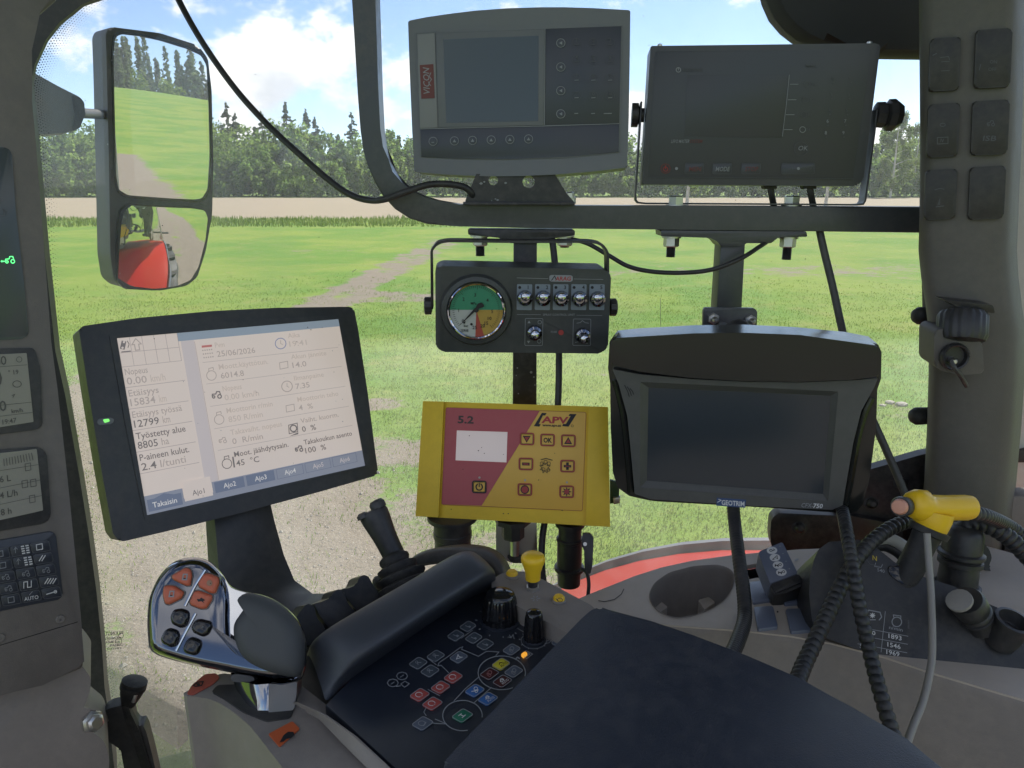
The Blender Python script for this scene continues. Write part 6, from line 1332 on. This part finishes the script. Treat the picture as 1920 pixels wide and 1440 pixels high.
for i, (x, y) in enumerate(((1447.5, 1032), (1453, 1045.5), (1458.8, 1059.5), (1465, 1073))):
    pr.disc(M_WHITE, x, y, 10, 7)
    if i == 0: pr.ring(M_BLKPR, x - 2, y, 2.6, 1.2, 1.8, n=10); pr.line(M_BLKPR, [(x + 1, y + 1), (x + 5, y - 1), (x + 2, y - 3)], 1.2)
    elif i == 1: pr.line(M_BLKPR, [(x - 3, y + 2), (x + 4, y - 4), (x + 5, y + 2), (x + 1, y)], 1.1); pr.line(M_BLKPR, [(x - 5, y + 3), (x - 1, y + 3)], 1.6)
    else: pr.poly(M_BLKPR, [(x - 6, y - 2), (x - 2, y), (x - 6, y + 4)]); pr.poly(M_BLKPR, [(x + 1, y - 2), (x - 3, y + 1), (x + 1, y + 4)]); pr.ring(M_BLKPR, x + 4, y - 1, 2.4, 1.1, 2, n=8)
    pr.disc(M_GRPR, x + 15, y - 8 + i * .4, 1.6, 1.1)
pr.done('button_print')

# PTO housing (dark) with table
PT = T('pto_housing', 'black plastic lever housing with printed speed table', 'lever housing', frame(1640, 1135, .725, -10, 40))
pts = [(1517, 1113), (1519, 1080), (1526, 1050), (1535, 1030), (1554, 1016), (1610, 1012), (1634, 1020), (1660, 1040), (1700, 1072), (1740, 1084), (1790, 1100), (1860, 1135), (1960, 1175), (1960, 1335), (1850, 1290), (1750, 1254), (1660, 1230), (1610, 1218), (1570, 1204), (1534, 1190), (1522, 1160)]
PT.prism('housing', pts, 0, -.10, mat('housing_black', (.020, .021, .023), .42, grain=.3, gs=1400, dust=.12), .012, 3, seg=5)
PT.prism('lever_slot', rpoly([(1664, 1062), (1690, 1056), (1716, 1074), (1722, 1090), (1712, 1100), (1690, 1094), (1668, 1078)], 6), .0015, -.002, M_GLOSS, .001)
pr = Pr(PT, .0006)
pr.text(M_YELPR, 'N', 1636, 1050, 13, dx=(1, .25)); pr.text(M_GRPR, '540', 1645, 1071, 8.5, 14, dx=(1, .25)); pr.line(M_GRPR, [(1642, 1055), (1640, 1062), (1652, 1064), (1655, 1058)], 1.1); pr.line(M_DIMPR, [(1618, 1042), (1632, 1058), (1650, 1062)], .9)
d_ = (1, .21); pr.text(M_WHITE, '1893', 1666, 1196, 12, 25, dx=d_); pr.text(M_WHITE, '1546', 1664, 1212, 12, 25, dx=d_); pr.text(M_WHITE, '1969', 1662, 1226, 12, 25, dx=d_); pr.text(M_GRPR, 'n/min', 1667, 1179, 9, 26, dx=d_)
pr.text(M_WHITE, '1000', 1616, 1186, 11, 26, dx=d_); pr.text(M_WHITE, '540E', 1614, 1200, 11, 26, dx=d_); pr.text(M_WHITE, '540', 1612, 1214, 11, 20, dx=d_)
pr.line(M_GRPR, [(1660, 1146), (1652, 1223)], 1.2)
for i, y in enumerate((1176, 1191, 1207)): pr.line(M_GRPR, [(1612 - i * 2, y), (1703 - i, y + 17)], 1.1)
pr.ring(M_GRPR, 1681.5, 1166, 9, 1.8); pr.line(M_GRPR, [(1676, 1158), (1675, 1153), (1689, 1155), (1689, 1160)], 1.6)
pr.line(M_GRPR, [(1625, 1150), (1629, 1144), (1650, 1148), (1653, 1157), (1648, 1163)], 2); pr.line(M_GRPR, [(1624, 1158), (1632, 1162), (1642, 1162)], 2)
for q in range(4): a_ = q * math.pi / 4; pr.line(M_WHITE, [(1636 - 5 * math.cos(a_), 1154 - 5 * math.sin(a_)), (1636 + 5 * math.cos(a_), 1154 + 5 * math.sin(a_))], 1.6)
for i in range(6): pr.line(M_DIMPR, [(1702, 1164 + i * 2.6), (1705, 1165 + i * 2.6)], 1.2)
pr.done('table_print')
# lever with yellow trigger handle
LV = T('pto_lever', 'black lever topped by a yellow pistol-shaped handle', 'lever', loc(P(1695, 1085, .745)))
p0, p1_ = LV.p(1694, 1092, .74), LV.p(1738, 1002, .735); u = .737 / F
LV.add('shaft', bm_lathe([(23 * u, -.01), (25 * u, .004), (24 * u, (p1_ - p0).length * .8), (26 * u, (p1_ - p0).length), (35 * u, (p1_ - p0).length + .001), (36 * u, (p1_ - p0).length + .007), (30 * u, (p1_ - p0).length + .008), (28 * u, (p1_ - p0).length + .004)], p0, p1_ - p0, 28), M_RUBBER, smooth=40)
hA, hB = LV.p(1702, 949, .725), LV.p(1822, 951, .74)
sec = []; ax_ = (hB - hA); n_s = [(0, 17, 17, 4), (.03, 22, 23, 4), (.12, 26, 29, 3), (.26, 25.5, 30, 1), (.29, 25, 26, -1), (.36, 24, 24, -2), (.6, 24, 23.5, -2), (.92, 24, 24, -1), (.985, 22, 22, 0), (1.0, 18, 18, 0)]
x_, y_, a_ = basis(ax_)
up_l = LV.D((0, .1, 1)); dn_ = up_l - a_ * up_l.dot(a_); dn_.normalize(); sd_ = a_.cross(dn_)
for t_, rh, rv, off in n_s:
    cpt = hA + ax_ * t_ + dn_ * (off * u); sec.append([cpt + (sd_ * math.cos(2 * math.pi * i / 16) * rh + dn_ * math.sin(2 * math.pi * i / 16) * rv) * u for i in range(16)])
hdl = LV.add('handle', bm_loft(sec, True, True), M_LIME, smooth=45)
cA, cB = LV.p(1748, 975, .732), LV.p(1742, 1006, .732); LV.add('handle_cup', bm_lathe([(34 * u, -.008), (33 * u, 0), (28 * u, (cB - cA).length * .6), (20 * u, (cB - cA).length * .9), (15 * u, (cB - cA).length)], cA, cB - cA, 28), M_LIME, hdl, smooth=45)
bA = LV.p(1690, 950, .717); bd = (LV.p(1640, 956, .67) - bA).normalized()
LV.add('button_ring', bm_lathe([(17 * u, -.012), (19 * u, 0), (17 * u, .003), (13 * u, .003)], bA, bd, 24), M_BLACK, hdl, smooth=40); LV.add('button', bm_lathe([(14 * u, 0), (14.5 * u, .005), (12 * u, .0075), (4 * u, .008)], bA, bd, 24), M_COPPER, hdl, smooth=50)
# chrome and black arc behind the lever
AR2 = T('lever_guide', 'curved pale lever guide behind the yellow-handled lever', 'lever guide', frame(1680, 1035, .80, -10, 35))
AR2.add('guide_arc', bm_tube([AR2.at(x, y) for x, y in ((1640, 1012), (1664, 1010), (1690, 1022), (1712, 1044))], .007, 10), mat('guide_pale', (.45, .44, .40), .4)); AR2.add('guide_black_rail', bm_tube([AR2.at(x, y, -.004) for x, y in ((1640, 1024), (1660, 1024), (1684, 1036), (1702, 1056))], .006, 10), M_BLACK)

# plugs and sockets
def ptd(x, y, lift=0.): return (x, y, (PT.M @ PT.at(x, y, lift) - CAM).dot(FWD))
def wlathe(name, lab, cat, base_px, prof, ax_w, m, seg=28, grp=None, part='shell'):
    t_ = T(name, lab, cat, loc(P(*base_px)), grp); u = base_px[2] / F
    t_.lathe(part, [(r_ * u, h_ * u) for r_, h_ in prof], (0, 0, 0), ax_w, m, seg=seg); return t_
PL = wlathe('round_plug', 'thick black round plug standing in the side console socket', 'plug', (1792, 1112, .82), [(46, -8), (46, 0), (40, 3), (40, 18), (34, 20), (33, 56), (38, 58), (38, 66), (34, 68), (40, 74), (40, 80), (34, 83), (33, 116), (28, 126), (20, 132)], (.05, .12, 1), M_BLACK)
PL.lathe('collar_seam', [(36 * .82 / F, 0), (36 * .82 / F, .003)], PL.p(1793, 1100, .815), (.05, .12, 1), M_STEEL2)
SK = wlathe('capped_plug', 'tilted ribbed black plug below the round plug', 'plug', ptd(1838, 1165, .004), [(30, -10), (28, 0), (26, 12), (30, 14), (30, 20), (25, 22), (30, 26), (30, 30), (27, 34), (30, 38), (31, 64), (28, 70), (10, 71)], (-.62, -.2, .75), M_BLACK, seg=24)
SK.lathe('white_edge', [(20 * .8 / F, 0), (20 * .8 / F, .003), (12 * .8 / F, .004)], SK.p(*ptd(1800, 1128, .035)), (-.62, -.2, .75), M_GCABLE, seg=16)
cap = wlathe('open_socket', 'open round black socket at the right edge of the side console', 'socket', ptd(1882, 1192, .006), [(26, -20), (30, 0), (30, 30), (32, 34), (32, 42), (26, 43), (25, 20), (22, 16)], (.12, -.25, .9), M_BLACK)
LT = T('cap_strap', 'curved black cap strap hanging behind the round plug', 'strap', frame(1850, 1080, .86, -10, 10))
LT.prism('strap', rpoly([(1828, 1010), (1842, 1014), (1856, 1032), (1860, 1046), (1854, 1062), (1866, 1090), (1878, 1112), (1876, 1120), (1866, 1122), (1858, 1100), (1842, 1060), (1836, 1040)], 5), 0, -.012, M_BLACK2, .002)
LT.lathe('rivet', [(.005, 0), (.005, .004), (.002, .006)], LT.at(1834, 1080, .004), (0, 0, 1), M_ZINC, seg=10)
BR2 = T('dark_bracket', 'dark angled bracket at the far right edge behind the plugs', 'bracket', frame(1900, 1060, .92, -20, 5)); BR2.prism('bracket', [(1886, 1020), (1960, 1010), (1960, 1170), (1868, 1130)], 0, -.03, M_STEEL2, .003, 4)
WL = T('cab_side_wall', 'dark lower cab wall behind the side console', 'wall panel', frame(1820, 1010, 1.0, -20, 0)); WL.prism('wall_panel', [(1700, 985), (1885, 930), (1990, 930), (1990, 1140), (1690, 1140)], 0, -.03, M_TAUPE, .004)

# ================================================================== cables and hoses
def cable(name, lab, pts, r_px, m, ripple=0, pitch=.0065, cat='cable', seg=10):
    b = P(*pts[0]); t_ = T(name, lab, cat, loc(b)); d = pts[len(pts) // 2][2]
    t_.add('sheath' if not ripple else 'corrugated_tube', bm_tube([t_.p(*q) for q in pts], r_px * d / F, seg, 10, ripple=ripple, pitch=pitch), m, smooth=60); return t_
cable('antenna_cable', 'black cable drooping from the top left to the grey monitor bracket', [(310, -60, 1.0), (335, 0, 1.0), (380, 80, .99), (440, 165, .98), (500, 232, .97), (560, 288, .96), (615, 336, .955), (655, 364, .95), (690, 375, .94), (720, 374, .925), (760, 360, .915), (800, 347, .92), (835, 345, .925), (868, 350, .93), (884, 362, .935), (886, 374, .945), (880, 380, .95)], 6.2, M_CABLE)
cable('thin_cable', 'thin black cable looping from the sprayer box to the second post', [(1030, 440, .98), (1060, 446, .975), (1100, 456, .96), (1140, 478, .955), (1180, 500, .95), (1230, 510, .945), (1290, 511, .935), (1340, 504, .93), (1390, 484, .93), (1425, 462, .95), (1440, 452, .97)], 4.2, M_CABLE)
cable('post_cable', 'black cable running down beside the scuffed steel post', [(1033, 436, .97), (1038, 470, .965), (1044, 540, .965), (1048, 640, .965), (1046, 760, .965), (1035, 900, .97), (1018, 1000, .96), (1016, 1060, .95), (1020, 1100, .93)], 6.5, M_CABLE)
cable('right_cable', 'black cable falling from the rail behind the guidance display', [(1534, 420, .97), (1545, 470, .965), (1562, 540, .96), (1575, 600, .95), (1590, 660, .93), (1625, 760, .94), (1660, 840, .93), (1690, 910, .92), (1712, 965, .92)], 7.2, mat('cable_dark_grey', (.055, .055, .05), .5, dust=.15))
cable('grey_cable', 'pale grey cable hanging in front of the speed table', [(1738, 1000, .71), (1742, 1060, .705), (1746, 1120, .69), (1748, 1190, .67), (1746, 1245, .655), (1732, 1310, .635), (1712, 1362, .615), (1695, 1410, .60)], 6.8, M_GCABLE)
cable('braided_cable', 'thick black braided cable below the guidance display', [(1372, 915, .85), (1378, 985, .83), (1386, 1050, .79), (1394, 1110, .765), (1396, 1160, .74), (1384, 1200, .70), (1366, 1240, .66)], 13, M_CABLE, .03, .004)
cable('corrugated_hose', 'corrugated black hose falling straight from the guidance display', [(1578, 950, .80), (1586, 990, .74), (1598, 1060, .695), (1612, 1140, .67), (1630, 1220, .65), (1648, 1290, .625), (1672, 1370, .60), (1700, 1460, .57)], 12.5, M_HOSE, .13, .0075, 'hose', 14)
cable('corrugated_hose', 'corrugated black hose curving from the yellow handle to the armrest', [(1760, 972, .79), (1716, 974, .78), (1670, 990, .76), (1626, 1024, .74), (1592, 1070, .72), (1562, 1130, .70), (1534, 1190, .675), (1508, 1245, .65), (1490, 1290, .62)], 13, M_HOSE, .13, .0075, 'hose', 14)
cable('corrugated_hose', 'corrugated black hose leaving the yellow handle to the right edge', [(1818, 960, .742), (1850, 968, .76), (1890, 986, .81), (1925, 1012, .82), (1960, 1050, .83)], 12, M_HOSE, .12, .0075, 'hose', 14)
cable('corrugated_hose', 'thick corrugated hose arching out of the round plug', [(1797, 1003, .815), (1806, 988, .81), (1830, 982, .805), (1866, 992, .80), (1900, 1016, .80), (1940, 1058, .80)], 15, M_HOSE, .12, .0075, 'hose', 14)
cable('plug_cable', 'thin black cable curving below the plug lever of the yellow box', [(1090, 1066, .93), (1100, 1074, .925), (1104, 1094, .92), (1102, 1120, .91), (1098, 1150, .90)], 3.5, M_CABLE)
# floor and seat base under the console
FL = bmesh.new(); FLo = mesh_obj('cab_floor', bm_prism([Vector((x, y, CAMZ - 1.05)) for x, y in ((-1.2, -1.2), (1.2, -1.2), (1.25, .3), (.66, .98), (-.1, .9), (-.5, .72), (-.75, .3))], CAMZ - 1.12, 0), mat('floor_mat', (.11, .10, .09), .8)); FLo['kind'] = 'structure'

for nm_, pl_w in (('rear_bounce_wall', [(-1.2, -1.2), (1.2, -1.2), (1.2, -1.26), (-1.2, -1.26)]), ('left_bounce_wall', [(-1.26, -1.2), (-1.2, -1.2), (-1.0, .1), (-1.06, .1)])):  # low unseen walls put in to block green bounce from the grass
    o = mesh_obj(nm_, bm_prism([Vector((x, y, CAMZ - .38)) for x, y in pl_w], CAMZ - 1.1, 0), MATS['taupe_plastic']); o['kind'] = 'structure'
# ================================================================== air: even haze round the whole scene
bm = bmesh.new(); bmesh.ops.create_cube(bm, size=1)
for v in bm.verts: v.co = Vector((v.co.x * 1000, v.co.y * 1000, -1.5 + (v.co.z + .5) * 53))
hz = mesh_obj('haze', bm, MATS['black_print'], smooth=0, kind='stuff'); hm = bpy.data.materials.new('haze_air'); hm.use_nodes = True; t = hm.node_tree
t.nodes.remove(t.nodes['Principled BSDF']); pv_ = nd(t, 'ShaderNodeVolumePrincipled', inp={'Density': .00045, 'Anisotropy': .25, 'Color': (.92, .95, 1, 1)}); t.links.new(pv_.outputs[0], t.nodes['Material Output'].inputs['Volume'])
hz.data.materials[0] = hm; tagit(hz, 'thin bluish summer haze over the far field and forest', 'haze')
